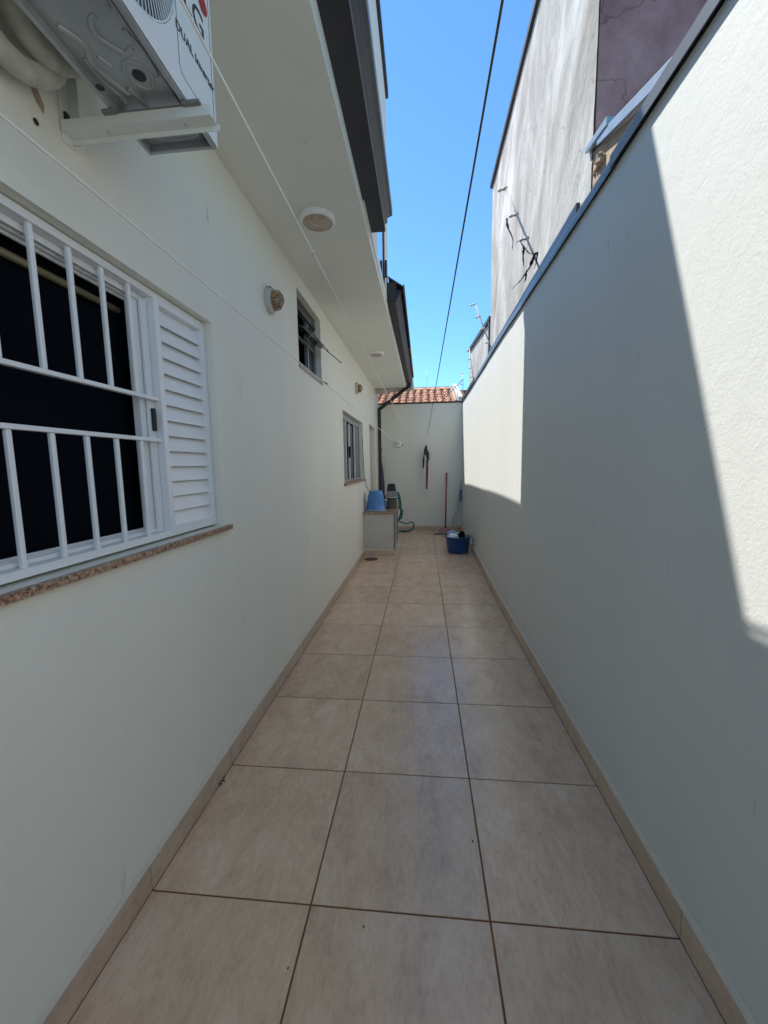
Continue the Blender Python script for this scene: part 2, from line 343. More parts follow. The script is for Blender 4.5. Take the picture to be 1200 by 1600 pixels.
# ------------------------------------------------------------ ground, floor
g = MB().add([(-400, -400, -.06), (400, -400, -.06), (400, 400, -.06), (-400, 400, -.06)], [(0, 1, 2, 3)]).build('ground', 'slab'); g['kind'] = 'structure'
floor = MB().box(-1.05, 1.15, Y0 - .1, YF + .05, -.058, -.0035).build('floor', 'grout'); floor['kind'] = 'structure'
GW = .0068
def tile_mesh(w, d, mname):
    o = MB().box(GW / 2, w - GW / 2, GW / 2, d - GW / 2, -.012, 0)
    return o
t0 = tile_mesh(W0, W0, 'tile').build('floor_tile', 'tile', floor, bevel=.0012)
t0.location = (X1, YR, 0)
cols = [(XL + .0125, X1), (X1, X2), (X2, None)]
first = True
for i in range(-7, 14):
    y = YR + i * W0
    d = min(W0, YF - y)
    if d < .03: continue
    for a, b in cols:
        if b is None: b = XR(y + d / 2) - .0125
        if abs(a - X1) < 1e-6 and i == 0: continue
        o = inst(t0, floor, (a, y, random.uniform(-.0006, .0006)), scale=((b - a) / W0, d / W0, 1))

# ------------------------------------------------------------ house
house = thing('house', (-1.0, 3.0, 0), 'pale grey-green rendered house with deep soffit, windows and dark gutters, left of the tiled passage', 'house')
H1 = (.28, 1.882, 1.215, 2.18); H2 = (3.255, 3.99, 2.32, 2.91); H3 = (5.0, 6.69, 1.262, 2.20); H4 = (7.51, 8.42, -.05, 2.275)
ys = [Y0, 8.55, YF - .004] + [q for h in (H1, H2, H3, H4) for q in h[:2]]
zs = [-.05, 2.95] + [q for h in (H1, H2, H3, H4) for q in h[2:]]
wall_holes('wall', 'wall', house, XL, -1.135, ys, zs + [3.0], (H1, H2, H3, H4), ztop=lambda y: ZS(y) - .002)
# soffit and its white edge
B = MB(); yy = [Y0, 0, 3, 6, 8.45]
def sx(y): return -.362 + .004 * max(0, y - 1)
for i in range(len(yy) - 1):
    a, b = yy[i], yy[i + 1]
    B.hexa([(-1.6, a, ZS(a)), (sx(a), a, ZS(a)), (sx(b), b, ZS(b)), (-1.6, b, ZS(b)), (-1.6, a, ZS(a) + .10), (sx(a), a, ZS(a) + .10), (sx(b), b, ZS(b) + .10), (-1.6, b, ZS(b) + .10)])
B.build('soffit', 'soffit', house)
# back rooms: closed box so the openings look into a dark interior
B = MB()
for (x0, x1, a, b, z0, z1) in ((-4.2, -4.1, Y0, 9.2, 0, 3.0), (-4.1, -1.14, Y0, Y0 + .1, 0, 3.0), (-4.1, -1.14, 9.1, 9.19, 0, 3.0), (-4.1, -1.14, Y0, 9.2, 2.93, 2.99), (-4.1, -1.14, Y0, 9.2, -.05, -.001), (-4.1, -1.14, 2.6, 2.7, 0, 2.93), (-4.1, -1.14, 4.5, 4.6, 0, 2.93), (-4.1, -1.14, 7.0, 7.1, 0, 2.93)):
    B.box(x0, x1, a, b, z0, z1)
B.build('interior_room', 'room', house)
# rear block roof and upper storey
B = MB(); B.hexa([(-4.2, Y0, 3.1), (-.36, Y0, 3.1), (-.36, 2.6, 3.1), (-4.2, 2.6, 3.1), (-4.2, Y0, 3.9), (-.40, Y0, 3.16), (-.40, 2.6, 3.16), (-4.2, 2.6, 3.9)])
B.build('lower_roof', 'greyroof', house)
B = MB(); 
XU = -.345
up_holes = ((3.35, 4.03, 3.17, 4.05),)
wall_holes('upper_wall', 'wall', house, XU, -.50, [2.61, 4.35, 3.35, 4.03], [3.092, 5.10, 3.17, 4.05], up_holes)
MB().box(-4.2, -.503, 2.61, 2.7, 3.1, 5.095).box(-4.2, -.503, 4.25, 4.35, 3.1, 5.095).box(-4.2, -4.1, 2.71, 4.24, 3.1, 5.095).build('upper_side_wall', 'wall', house)
MB().box(-4.25, -.318, 2.58, 4.38, 5.10, 5.17).build('upper_roof_edge', 'copingd', house)
uw = MB()
uw.box(-.39, -.355, 3.35, 3.38, 3.17, 4.05).box(-.39, -.352, 4.018, 4.03, 3.17, 4.05).box(-.39, -.355, 3.38, 4.018, 3.17, 3.19).box(-.39, -.355, 3.38, 4.018, 4.02, 4.05)
uwo = uw.build('upper_window', 'door', house)
MB().box(-.362, -.358, 3.3805, 4.0175, 3.1905, 4.0195).build('pane', 'glassb', uwo)
MB().box(-.345, -.325, 3.99, 4.01, 3.27, 3.42).build('latch', 'black', uwo)
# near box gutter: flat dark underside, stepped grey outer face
prof = [(-.352, 3.105), (-.247, 3.105), (-.247, 3.15), (-.232, 3.158), (-.232, 3.185), (-.215, 3.195), (-.198, 3.20), (-.196, 3.24), (-.206, 3.24), (-.352, 3.24)]
def extrude_y(prof, y0, y1, dz=0):
    n = len(prof); B = MB()
    V = [(x, y0, z) for x, z in prof] + [(x, y1, z + dz) for x, z in prof]
    B.add(V, [(k, (k + 1) % n, n + (k + 1) % n, n + k) for k in range(n)] + [tuple(range(n))[::-1], tuple(range(n, 2 * n))])
    return B
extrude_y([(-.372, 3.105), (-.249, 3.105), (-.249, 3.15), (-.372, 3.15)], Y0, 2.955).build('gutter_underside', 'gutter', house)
extrude_y([(-.352, 3.152), (-.247, 3.106), (-.247, 3.15), (-.232, 3.158), (-.232, 3.185), (-.215, 3.195), (-.198, 3.20), (-.196, 3.24), (-.206, 3.24), (-.30, 3.24)], Y0, 2.95).build('gutter', 'gutterg', house)
# far eave: gutter, tiles on the edge
far_prof = [(-.343, 3.13), (-.315, 3.115), (-.262, 3.115), (-.250, 3.13), (-.214, 3.205), (-.206, 3.222), (-.214, 3.224), (-.343, 3.224)]
def shiftp(p, dx, dz): return [(x + dx, z + dz) for x, z in p]
extrude_y(far_prof, 4.19, 8.45, .05).build('gutter', 'gutterb', house)
# gutter brackets / end cap
MB().box(-.343, -.25, 4.18, 4.1885, 3.12, 3.30).build('gutter_end', 'gutterb', house)
ft = None
for k in range(23):
    y = 4.27 + k * .195
    pts = [(-.60 if y > 4.4 else -.335, y, (3.44 if y > 4.4 else 3.345) + .012 * (y - 4)), (-.176 + random.uniform(-.004, .004), y, 3.236 + .018 * (y - 4))]
    src_ = MB(); n = 7
    a, b = Vector(pts[0]), Vector(pts[1])
    V = []
    for th in (0, .013):
        for P_, rr in ((a, .0965), (b, .0972)):
            for q in range(n):
                t = math.pi * q / (n - 1); V.append((P_.x, P_.y + math.cos(t) * (rr - th), P_.z + math.sin(t) * (rr - th) * .38))
    F = [(q, q + 1, n + q + 1, n + q) for q in range(n - 1)] + [(2 * n + q + 1, 2 * n + q, 3 * n + q, 3 * n + q + 1) for q in range(n - 1)] + [(n + q, n + q + 1, 3 * n + q + 1, 3 * n + q) for q in range(n - 1)] + [(0, n, 3 * n, 2 * n), (n - 1, 2 * n - 1, 4 * n - 1, 3 * n - 1)]
    src_.add(V, F, True)
    src_.build('roof_tile', 'greyroof' if k < 11 else 'clay', house)
B = MB().hexa([(-4.2, 4.36, 3.15), (-.34, 4.36, 3.15), (-.34, 8.45, 3.2), (-4.2, 8.45, 3.2), (-4.2, 4.36, 4.5), (-.34, 4.36, 3.31), (-.34, 8.45, 3.36), (-4.2, 8.45, 4.5)])
B.build('lower_roof', 'clay', house)
for ya_, yb_, m_ in ((4.185, 6.30, 'greyroof'), (6.305, 8.64, 'clay')):
    z0_, z1_ = 3.232 + .018 * (ya_ - 4), 3.232 + .018 * (yb_ - 4)
    MB().hexa([(-.182, ya_, z0_ - .02), (-.170, ya_, z0_ - .02), (-.170, yb_, z1_ - .02), (-.182, yb_, z1_ - .02), (-.182, ya_, z0_ + .040), (-.170, ya_, z0_ + .040), (-.170, yb_, z1_ + .040), (-.182, yb_, z1_ + .040)]).build('eave_strip', m_, house)  # continuous edge strip, added to keep the eave's shadow line straight
# downpipe from the gutter end across to the wall corner and down
B = MB()
B.bar((-.262, 8.50, 3.25), (-.262, 8.50, 3.11), .07, .05, (0, 1, 0))
B.bar((-.262, 8.50, 3.13), (-.93, 8.86, 2.72), .05, .065, (0, 0, 1))
B.bar((-.935, 8.87, 2.745), (-.935, 8.87, -.003), .07, .05, (0, 1, 0))
B.build('downpipe', 'gutterb', house, bevel=.006)
# window 1 : white aluminium, bars, louvred shutter
def frame_rect(y0, y1, z0, z1, x0, x1, t):
    B = MB(); B.box(x0, x1, y0, y0 + t, z0, z1); B.box(x0, x1, y1 - t, y1, z0, z1); B.box(x0, x1, y0 + t, y1 - t, z0, z0 + t); B.box(x0, x1, y0 + t, y1 - t, z1 - t, z1); return B
w1 = frame_rect(H1[0] + .004, H1[1] - .004, 1.226, 2.176, -1.10, -1.022, .024)
for k, (x0, x1, zz) in enumerate(((-1.064, -1.056, .020), (-1.082, -1.074, .024), (-1.10, -1.09, .030))):
    w1.box(x0, x1, .31, 1.854, 2.151 - zz, 2.151); w1.box(x0, x1, .31, 1.854, 1.251, 1.251 + zz * .7)
w1 = w1.build('window', 'alu', house, bevel=.0015, label='white barred bedroom window with a louvred shutter')
MB().box(-1.20, -.962, .23, 1.93, 1.192, 1.2145).build('sill', 'granite', w1, bevel=.002)
MB().box(-1.145, -1.139, .28, 1.88, 1.216, 2.18).build('dark_screen', 'screen', w1)  # near-black screen sheet, put in to keep the window opening dark
MB().tube([(-1.125, .3, 2.088), (-1.125, 1.46, 2.088)], .012).build('curtain_rail', 'brass', w1)
for yb in (.70, .80, .922, 1.043, 1.162, 1.283, 1.403):
    MB().box(-1.043, -1.030, yb - .0075, yb + .0075, 1.778, 2.155).build('bar', 'alu', w1, bevel=.003)
    MB().box(-1.043, -1.030, yb - .0075, yb + .0075, 1.235, 1.606).build('bar', 'alu', w1, bevel=.003)
MB().box(-1.046, -1.026, .32, 1.512, 1.764, 1.778).build('rail', 'alu', w1, bevel=.002)
MB().box(-1.046, -1.026, .32, 1.512, 1.606, 1.620).build('rail', 'alu', w1, bevel=.002)
MB().box(-1.092, -1.062, 1.452, 1.498, 1.251, 2.131).box(-1.058, -1.048, 1.478, 1.513, 1.251, 2.141).build('sash_stile', 'alu', w1, bevel=.002)
MB().box(-1.048, -1.036, 1.488, 1.505, 1.648, 1.735).build('latch', 'black', w1, bevel=.003)
def shutter(ya, yb):
    s = frame_rect(ya, yb, 1.237, 2.166, -1.056, -1.0195, .030)
    s = s.build('shutter', 'alu', w1, bevel=.0015)
    zt = 2.1355; step = (2.1355 - 1.272) / 14
    for k in range(14):
        z1 = zt - k * step; z0 = z1 - step - .006
        a, b = ya + .0305, yb - .0305
        B = MB().hexa([(-1.030, a, z0), (-1.027, a, z0), (-1.027, b, z0), (-1.030, b, z0), (-1.050, a, z1), (-1.047, a, z1), (-1.047, b, z1), (-1.050, b, z1)])
        # small returned lip at the foot of every louvre
        B.box(-1.034, -1.0265, a, b, z0 - .0015, z0 + .0008)
        yield s, B
for pan in ((1.517, 1.8745), (.288, .65)):
    for s_, B in shutter(*pan): B.build('slat', 'alu', w1).parent = w1
# window 2 : small bathroom window with two tilted panes
w2 = MB(); w2.box(-1.075, -1.035, 3.259, 3.285, 2.324, 2.906).box(-1.075, -1.035, 3.955, 3.986, 2.324, 2.906).box(-1.075, -1.035, 3.285, 3.955, 2.324, 2.345).box(-1.075, -1.035, 3.285, 3.955, 2.82, 2.906).box(-1.07, -1.045, 3.285, 3.955, 2.60, 2.615).box(-1.072, -1.04, 3.72, 3.745, 2.345, 2.82)
w2 = w2.build('window', 'alu2', house, label='small high window with two tilted glass panes')
MB().box(-1.12, -.975, 3.25, 4.0, 2.300, 2.3185).build('sill', 'granite', w2)
def quadslab(p, t): 
    p = [Vector(q) for q in p]; nrm = (p[1] - p[0]).cross(p[3] - p[0]).normalized() * t
    return MB().hexa([*p, *[q + nrm for q in p]])
quadslab([(-1.03, 3.29, 2.655), (-1.03, 3.95, 2.665), (-.90, 3.95, 2.612), (-.90, 3.29, 2.602)], .006).build('pane', 'glass', w2)
MB().tube([(-1.02, 3.955, 2.70), (-.775, 3.955, 2.492)], .004, 6).build('stay_arm', 'black', w2)
MB().tube([(-1.0, 3.955, 2.345), (-.93, 3.99, 2.305)], .008, 6).build('stay_arm', 'black', w2)
quadslab([(-1.03, 3.29, 2.90), (-1.03, 3.95, 2.90), (-1.02, 3.95, 2.80), (-1.02, 3.29, 2.80)], .006).build('pane', 'glassd', w2)
MB().box(-1.058, -1.053, 3.745, 3.95, 2.345, 2.60).build('pane', 'glassd', w2)
# window 3 : green glass sliding window
w3 = frame_rect(5.004, 6.686, 1.283, 2.196, -1.095, -1.045, .028).box(-1.06, -1.04, 5.03, 6.66, 2.12, 2.168)
w3 = w3.build('window', 'alu2', house, label='green glass sliding window above the laundry counter')
MB().box(-1.16, -.958, 4.96, 6.74, 1.252, 1.2815).build('sill', 'granite', w3)
MB().box(-1.058, -1.052, 5.032, 5.52, 1.312, 2.12).build('pane', 'glass', w3)
MB().box(-1.058, -1.052, 6.22, 6.655, 1.312, 2.12).build('pane', 'glass', w3)
MB().box(-1.078, -1.072, 5.86, 6.20, 1.312, 2.12).build('pane', 'glassd', w3)
MB().box(-1.064, -1.046, 5.50, 5.53, 1.311, 2.12).box(-1.084, -1.062, 5.83, 5.87, 1.311, 2.12).box(-1.064, -1.046, 6.2, 6.225, 1.311, 2.12).build('mullion', 'alu', w3)
MB().box(-1.062, -1.04, 5.79, 5.835, 1.62, 1.78).build('latch', 'black', w3)
MB().box(-1.5, -1.3, 5.05, 6.4, 1.2, 1.55).build('appliance', 'roomf', w3)
# door opening at the far end
d4 = MB().box(-1.11, -1.07, 7.55, 8.38, .002, 2.235).build('door', 'counter', house)
MB().tube([(-1.065, 7.62, 1.0), (-1.03, 7.62, 1.0), (-1.03, 7.72, 1.0)], .008).build('handle', 'steel', d4)
# skirting, left
def skirt_run(parent, side, ya, yb, xf, hh=.100, th=.014):
    i0 = math.floor((ya - YR) / W0); y = YR + i0 * W0
    while y < yb:
        a, b = max(y, ya), min(y + W0, yb)
        if b - a > .03:
            B = MB(); x0, x1 = xf(a), xf(b)
            s = 1 if side == 'L' else -1
            a2, b2 = a + .0015, b - .0015
            B.hexa([(x0, a2, 0), (x0 + s * th, a2, 0), (x1 + s * th, b2, 0), (x1, b2, 0), (x0, a2, hh), (x0 + s * th, a2, hh), (x1 + s * th, b2, hh), (x1, b2, hh)])
            B.build('skirting_tile', 'skirt', parent, bevel=.001)
        y += W0
    n = max(2, int((yb - ya) / .25)); B = MB(); V = []
    s = 1 if side == 'L' else -1
    for k in range(n + 1):
        y = ya + (yb - ya) * k / n; j = .0022 * noise.noise(Vector((y * 6, 0, 3)))
        V += [(xf(y) - s * .002, y, hh + .0005), (xf(y) + s * (th - .001 + j), y, hh + .0005), (xf(y) + s * .003, y, hh + .0125 + j), (xf(y) - s * .002, y, hh + .014 + j)]
    B.add(V, [(k * 4 + q, k * 4 + (q + 1) % 4, k * 4 + 4 + (q + 1) % 4, k * 4 + 4 + q) for k in range(n) for q in range(4)])
    B.build('skirting_fillet', 'fillet', parent)
skirt_run(house, 'L', Y0, 6.498, lambda y: XL)
# chips and holes beside the bracket
MB().add([(XL + .0015, 1.037, 2.475), (XL + .0015, 1.060, 2.478), (XL + .0015, 1.075, 2.452), (XL + .0015, 1.071, 2.428), (XL + .0015, 1.052, 2.445)], [(0, 1, 2, 3, 4)]).build('chipped_plaster', 'plaster', house)
for y_, z_, r_ in ((1.045, 2.391, .008), (1.175, 2.50, .006)): MB().lathe([(.0005, .002), (r_, .002)], 12, (XL, y_, z_), 'X').build('screw_hole', 'screw', house)

# ------------------------------------------------------------ right wall
rw = thing('boundary_wall', (.9, 3.0, 0), 'tall pale rendered wall with grey metal coping, right side of the passage, half in sun', 'wall')
yy = [Y0, 0, 1, 2, 3, 3.7, 4.2, 4.7, 5.2, 5.7, 6.5, 7.5, 8.5, YF]
B = MB(); V = []
for y in yy: V += [(XR(y), y, -.05), (XR(y), y, ZR(y)), (XR(y) + .15, y, ZR(y)), (XR(y) + .15, y, -.05)]
B.add(V, [(k * 4 + q, k * 4 + (q + 1) % 4, k * 4 + 4 + (q + 1) % 4, k * 4 + 4 + q) for k in range(len(yy) - 1) for q in range(4)])
B.f += [(0, 1, 2, 3), tuple(len(V) - 4 + q for q in (3, 2, 1, 0))]; B.sm += [False, False]
wb = B.build('wall', 'wallr', rw)
def coping(ya, yb, mname, lift, out, dz):
    B = MB(); V = []; n = 8
    P_ = [(-out, .0), (-out, dz), (-out + .008, dz + .004), (.08, dz + .02), (.17, dz + .006), (.17, 0), (.155, 0), (.155, dz * .6), (-out + .004, dz * .6), (-out + .004, 0)]
    for k in range(n + 1):
        y = ya + (yb - ya) * k / n
        w = .0015 * math.sin(k * 2.1)
        V += [(XR(y) + x + w, y, ZR(y) + .002 + lift + z - .012) for x, z in P_]
    m = len(P_)
    B.add(V, [(k * m + q, k * m + (q + 1) % m, k * m + m + (q + 1) % m, k * m + m + q) for k in range(n) for q in range(m)])
    B.f += [tuple(range(m)), tuple(range(len(V) - m, len(V)))[::-1]]; B.sm += [False, False]
    return B.build('coping', mname, rw)
coping(Y0, 1.93, 'coping', .004, .022, .050); coping(1.90, 3.93, 'coping', 0, .018, .046); coping(3.90, 6.82, 'coping', .003, .018, .046); coping(6.80, YF, 'copingd', .006, .024, .060)
skirt_run(rw, 'R', Y0, YF - .005, lambda y: XR(y))
# ------------------------------------------------------------ far wall
fw = thing('boundary_wall', (0, 9.2, 0), 'grey-green wall closing the far end of the passage, dark coping along its top', 'wall')
MB().box(-1.6, XR(YF) + .15, YF + .001, YF + .15, -.05, 2.862).build('wall', 'wallf', fw)
MB().box(-1.6, XR(YF) + .17, YF - .018, YF + .165, 2.863, 2.893).build('coping', 'copingd', fw)
xs = [XL] + [X1, X2] + [XR(YF) - .012]
for a, b in zip(xs[:-1], xs[1:]): MB().box(a + .002, b - .002, YF - .012, YF, 0, .088).build('skirting_tile', 'skirt', fw)
MB().hexa([(XL, YF - .011, .0885), (.88, YF - .011, .0885), (.88, YF, .0885), (XL, YF, .0885), (XL, YF - .005, .098), (.88, YF - .005, .098), (.88, YF, .098), (XL, YF, .098)]).build('skirting_fillet', 'fillet', fw)

# ------------------------------------------------------------ neighbour buildings, right
nb = thing('neighbour_building', (1.6, 4.3, 0), 'tall streaked grey rendered building with a shaded purple side, rising behind the right wall', 'building')
XN = .985
B = MB(); ny, nz = 26, 30
# slightly uneven face towards the passage
V = []; 
for i in range(ny + 1):
    for j in range(nz + 1):
        y = 2.62 + (6.13 - 2.62) * i / ny; z = 2.55 + (5.30 - 2.55) * j / nz
        V.append((XN + .010 * noise.noise(Vector((y * 1.3, z * 1.1, 4))), y + (.012 * noise.noise(Vector((0, z * 5, 1))) if i == 0 else 0), z))
B.add(V, [(i * (nz + 1) + j, (i + 1) * (nz + 1) + j, (i + 1) * (nz + 1) + j + 1, i * (nz + 1) + j + 1) for i in range(ny) for j in range(nz)], True)
B.build('side_wall', 'concrete', nb)
MB().box(XN + .02, 6, 2.66, 6.12, 0, 5.29).build('wall', 'concrete', nb)
MB().box(XN + .012, 6, 2.635, 2.658, 0, 5.29).build('front_wall', 'purple', nb, label='shaded dusty purple painted face')
MB().box(XN - .03, 6.02, 2.58, 6.16, 5.302, 5.36).build('roof_edge', 'copingd', nb)
MB().box(XN - .035, XN - .0125, 2.76, 6.1, 2.80, 3.085).build('membrane', 'membrane', nb)
lw = thing('lean_to_wall', (.95, 2.0, 0), 'small tan rendered wall with bent galvanised flashing, between the purple building and the right wall coping', 'wall')
B = MB().hexa([(.985, 2.63, 2.5), (1.2, 2.63, 2.5), (1.15, 1.45, 2.5), (.84 + .14, 1.45, 2.5), (.985, 2.63, 3.27), (1.2, 2.63, 3.27), (1.15, 1.45, 2.84), (.98, 1.45, 2.84)])
B.build('wall', 'tan', lw)
B = MB()
# flashing in two lapped lengths, the far one bent up
B.hexa([(.955, 2.50, 3.215), (1.03, 2.50, 3.255), (1.0, 1.30, 2.83), (.93, 1.30, 2.785), (.955, 2.50, 3.265), (1.03, 2.50, 3.30), (1.0, 1.30, 2.875), (.93, 1.30, 2.835)])
B.build('flashing', 'flash', lw, bevel=.003)
B = MB().hexa([(.950, 2.66, 3.285), (1.02, 2.66, 3.30), (1.02, 2.36, 3.215), (.945, 2.36, 3.215), (.950, 2.66, 3.315), (1.02, 2.66, 3.335), (1.02, 2.36, 3.25), (.945, 2.36, 3.255)])
B.build('flashing', 'flash', lw, bevel=.003)
# broken mortar lumps under the flashing end
for k in range(9):
    c = Vector((.968 + random.uniform(0, .02), 2.46 + random.uniform(0, .14), 3.20 - random.uniform(0, .09))); r = random.uniform(.012, .028)
    bm = bmesh.new(); bmesh.ops.create_icosphere(bm, subdivisions=1, radius=r)
    B = MB(); B.add([c + v.co * random.uniform(.7, 1.2) for v in bm.verts], [[v.index for v in f.verts] for f in bm.faces]); bm.free()
    B.build('mortar_lump', 'tan' if k % 3 else 'plaster', lw)
# farther, lower building
fb = thing('neighbour_building', (1.6, 7.6, 0), 'lower pale block with dark sloping roof edge, beyond the tall grey building', 'building')
MB().hexa([(1.0, 6.2, 0), (3, 6.2, 0), (3, 8.85, 0), (1.0, 8.85, 0), (1.0, 6.2, 3.56), (3, 6.2, 3.56), (3, 8.85, 3.84), (1.0, 8.85, 3.84)]).build('wall', 'concrete', fb)
MB().hexa([(.965, 6.17, 3.565), (3, 6.17, 3.565), (3, 8.9, 3.845), (.965, 8.9, 3.845), (.965, 6.17, 3.62), (3, 6.17, 3.62), (3, 8.9, 3.90), (.965, 8.9, 3.90)]).build('roof_edge', 'copingd', fb)
MB().box(.975, .999, 6.2, 6.29, 2.6, 3.56).build('corner_board', 'copingd', fb)

# ------------------------------------------------------------ tiled roof house beyond the far wall
th = thing('tiled_roof_house', (0, 11, 0), 'house with orange clay barrel tile roof, just beyond the far wall', 'house')
sl = (3.67 - 3.03) / (12 - 10.2)
MB().box(-1.7, .80, 10.3, 14, 0, 2.98).build('wall', 'ridge', th)
MB().hexa([(-1.7, 10.2, 2.94), (.80, 10.2, 2.94), (.80, 12, 3.58), (-1.7, 12, 3.58), (-1.7, 10.2, 2.98), (.80, 10.2, 2.98), (.80, 12, 3.62), (-1.7, 12, 3.62)]).build('roof_deck', 'rust', th)
def barrel(r0, r1, L_, n=7, thk=.012):
    V = []
    for thh in (0, thk):
        for yv, rr in ((0, r0), (L_, r1)):
            for q in range(n):
                t = math.pi * q / (n - 1); V.append((math.cos(t) * (rr - thh), yv, math.sin(t) * (rr - thh) * .8))
    F = [(q, q + 1, n + q + 1, n + q) for q in range(n - 1)] + [(2 * n + q + 1, 2 * n + q, 3 * n + q, 3 * n + q + 1) for q in range(n - 1)] + [(q + 1, q, 2 * n + q, 2 * n + q + 1) for q in range(n - 1)]
    B = MB(); B.v = [Vector(v) for v in V]; B.f = F; B.sm = [True] * len(F); return B
src = None; ang = math.atan(sl)
for c_ in range(13):
    for r_ in range(6):
        x = -1.62 + c_ * .19 + random.uniform(-.006, .006); y = 10.18 + r_ * .305; z = 2.985 + (y - 10.2) * sl + random.uniform(0, .006)
        if src is None:
            src = barrel(.088, .070, .37).build('roof_tile', 'clay', None); src.parent = th; o = src
        else: o = inst(src, th)
        o.location = (x - 0, y - 11, z); o.rotation_euler = (ang + random.uniform(-.01, .01), 0, random.uniform(-.02, .02))
        # channel tile between the covers
        o2 = inst(src, th, (x + .095, y - 11 + .02, z + .02), (ang, math.pi, 0), (.9, 1, .8))
for k in range(7):
    o = inst(src, th, (-1.6 + k * .35, 12.0 - 11, 3.655), (0, 0, -math.pi / 2), (1.15, 1.05, 1.0))
MB().box(-2.4, .8, 12.3, 12.42, 2.0, 3.80).build('ridge_parapet', 'ridge', th)
def slope_wall(x0, x1, ya, yb, h, name, m, parent):
    za, zb = 2.985 + (ya - 10.2) * sl + h, 2.985 + (yb - 10.2) * sl + h
    MB().hexa([(x0, ya, 0), (x1, ya, 0), (x1, yb, 0), (x0, yb, 0), (x0, ya, za), (x1, ya, za), (x1, yb, zb), (x0, yb, zb)]).build(name, m, parent)
slope_wall(.80, .88, 10.22, 12.1, .08, 'gable_flashing', 'tan', th)
slope_wall(.881, .99, 10.2, 12.1, .17, 'gable_parapet', 'ridge', th)
th2 = thing('tiled_roof_house', (1.5, 12, 0), 'second clay-tiled roof, a sliver right of the white gable parapet beyond the far wall', 'house')
MB().box(1.03, 2.6, 11.0, 14, 0, 3.25).build('wall', 'bouncewall', th2)
for c_ in range(6):
    for r_ in range(4):
        o = inst(src, th2, (1.12 + c_ * .19 - 1.5, 10.9 + r_ * .305 - 12, 3.20 + r_ * .09), (ang * .8, 0, random.uniform(-.02, .02)))
o = MB().box(1.03, 2.4, 12.1, 12.2, 3.3, 3.64).build('ridge_board', 'rust', th2)
gw = thing('gable_wall', (-1.1, 9.9, 0), 'pale rendered roof end tinted with pink bounce light, hidden depth added to cast shade, slanted foot line, seen between the soffit end and the clay tiles', 'wall')
MB().hexa([(-2.6, 8.64, 2.86), (-.20, 8.64, 3.09), (-.20, 10.15, 3.34), (-2.6, 10.15, 3.24), (-2.6, 8.64, 3.5), (-.20, 8.64, 3.40), (-.20, 10.15, 3.42), (-2.6, 10.15, 3.6)]).box(-2.6, -.34, 8.46, 8.636, 3.10, 3.34).build('wall', 'bouncewall', gw)  # visible roof end; hidden depth and front block added to shade the right wall
MB().box(-2.6, -1.2, 9.55, 9.66, 0, 2.85).build('pier', 'bouncewall', gw)
an = thing('antenna_pole', (.13, 11.9, 3.5), 'thin bare antenna pole above the clay tile ridge', 'antenna')
MB().tube([(.135, 11.9, 3.5), (.14, 11.9, 4.16)], .007, 6).build('pole', 'steel', an)
MB().tube([(.10, 11.9, 4.0), (.18, 11.9, 4.0)], .004, 6).build('crossbar', 'steel', an)

# ------------------------------------------------------------ electric fence posts
def post(base, top, fr, label, idx):
    base, top = Vector(base), Vector(top)
    t = thing('fence_post', base, label, 'fence post', 'electric fence posts on the wall coping')
    MB().tube([base - Vector((0, 0, .03)), top], .0075, 6).build('rod', 'steel', t)
    d = (top - base).normalized(); side = d.cross(Vector((0, 1, 0))).normalized() * -1
    if side.x > 0: side = -side
    for f in fr:
        p = base + (top - base) * f; q = p + Vector((-.055, 0, -.014))
        pass
        MB().tube([p + Vector((.008, 0, .002)), p + (q - p) * .35, p + (q - p) * .4, p + (q - p) * .6, p + (q - p) * .65, q], [.011, .011, .0075, .0075, .0105, .0085], 8).build('insulator', 'cream', t)
    return t
post((.865, 3.10, 2.82), (.587, 3.10, 3.415), (.99, .70, .43), 'nearest slanted grey fence post with cream insulators, torn black plastic caught on it', 0)
post((.875, 5.18, 2.85), (.642, 5.18, 3.43), (.99, .74, .5, .22), 'second slanted grey fence post with cream insulators, against the sky at the grey building corner', 1)
post((.885, 7.15, 2.87), (.80, 7.15, 3.45), (.95, .7, .45, .2), 'third slanted fence post, in front of the lower pale block', 2)
post((.895, 9.20, 2.90), (.90, 9.20, 3.50), (.98, .6), 'upright fence post with a diagonal stay at the far wall corner', 3)
st = thing('stay_wire', (.5, 9.22, 2.9), 'diagonal grey stay rod running down from the corner fence post onto the far wall', 'stay rod')
MB().tube([(.90, 9.2, 3.36), (.44, 9.24, 2.91)], .008, 6).build('rod', 'cable', st)
cl = thing('cable_coil', (.68, 9.25, 3.05), 'loop of dark cable standing on the far wall near its right corner', 'cable')
MB().tube(spline([(.60, 9.26, 3.07), (.58, 9.26, 3.14), (.64, 9.26, 3.22), (.73, 9.26, 3.21), (.78, 9.26, 3.10), (.77, 9.26, 2.9)], 6), .006, 6).tube(spline([(.57, 9.27, 3.09), (.62, 9.27, 3.17), (.70, 9.27, 3.16), (.75, 9.27, 3.0), (.755, 9.27, 2.9)], 6), .005, 6).build('loop', 'cable', cl)
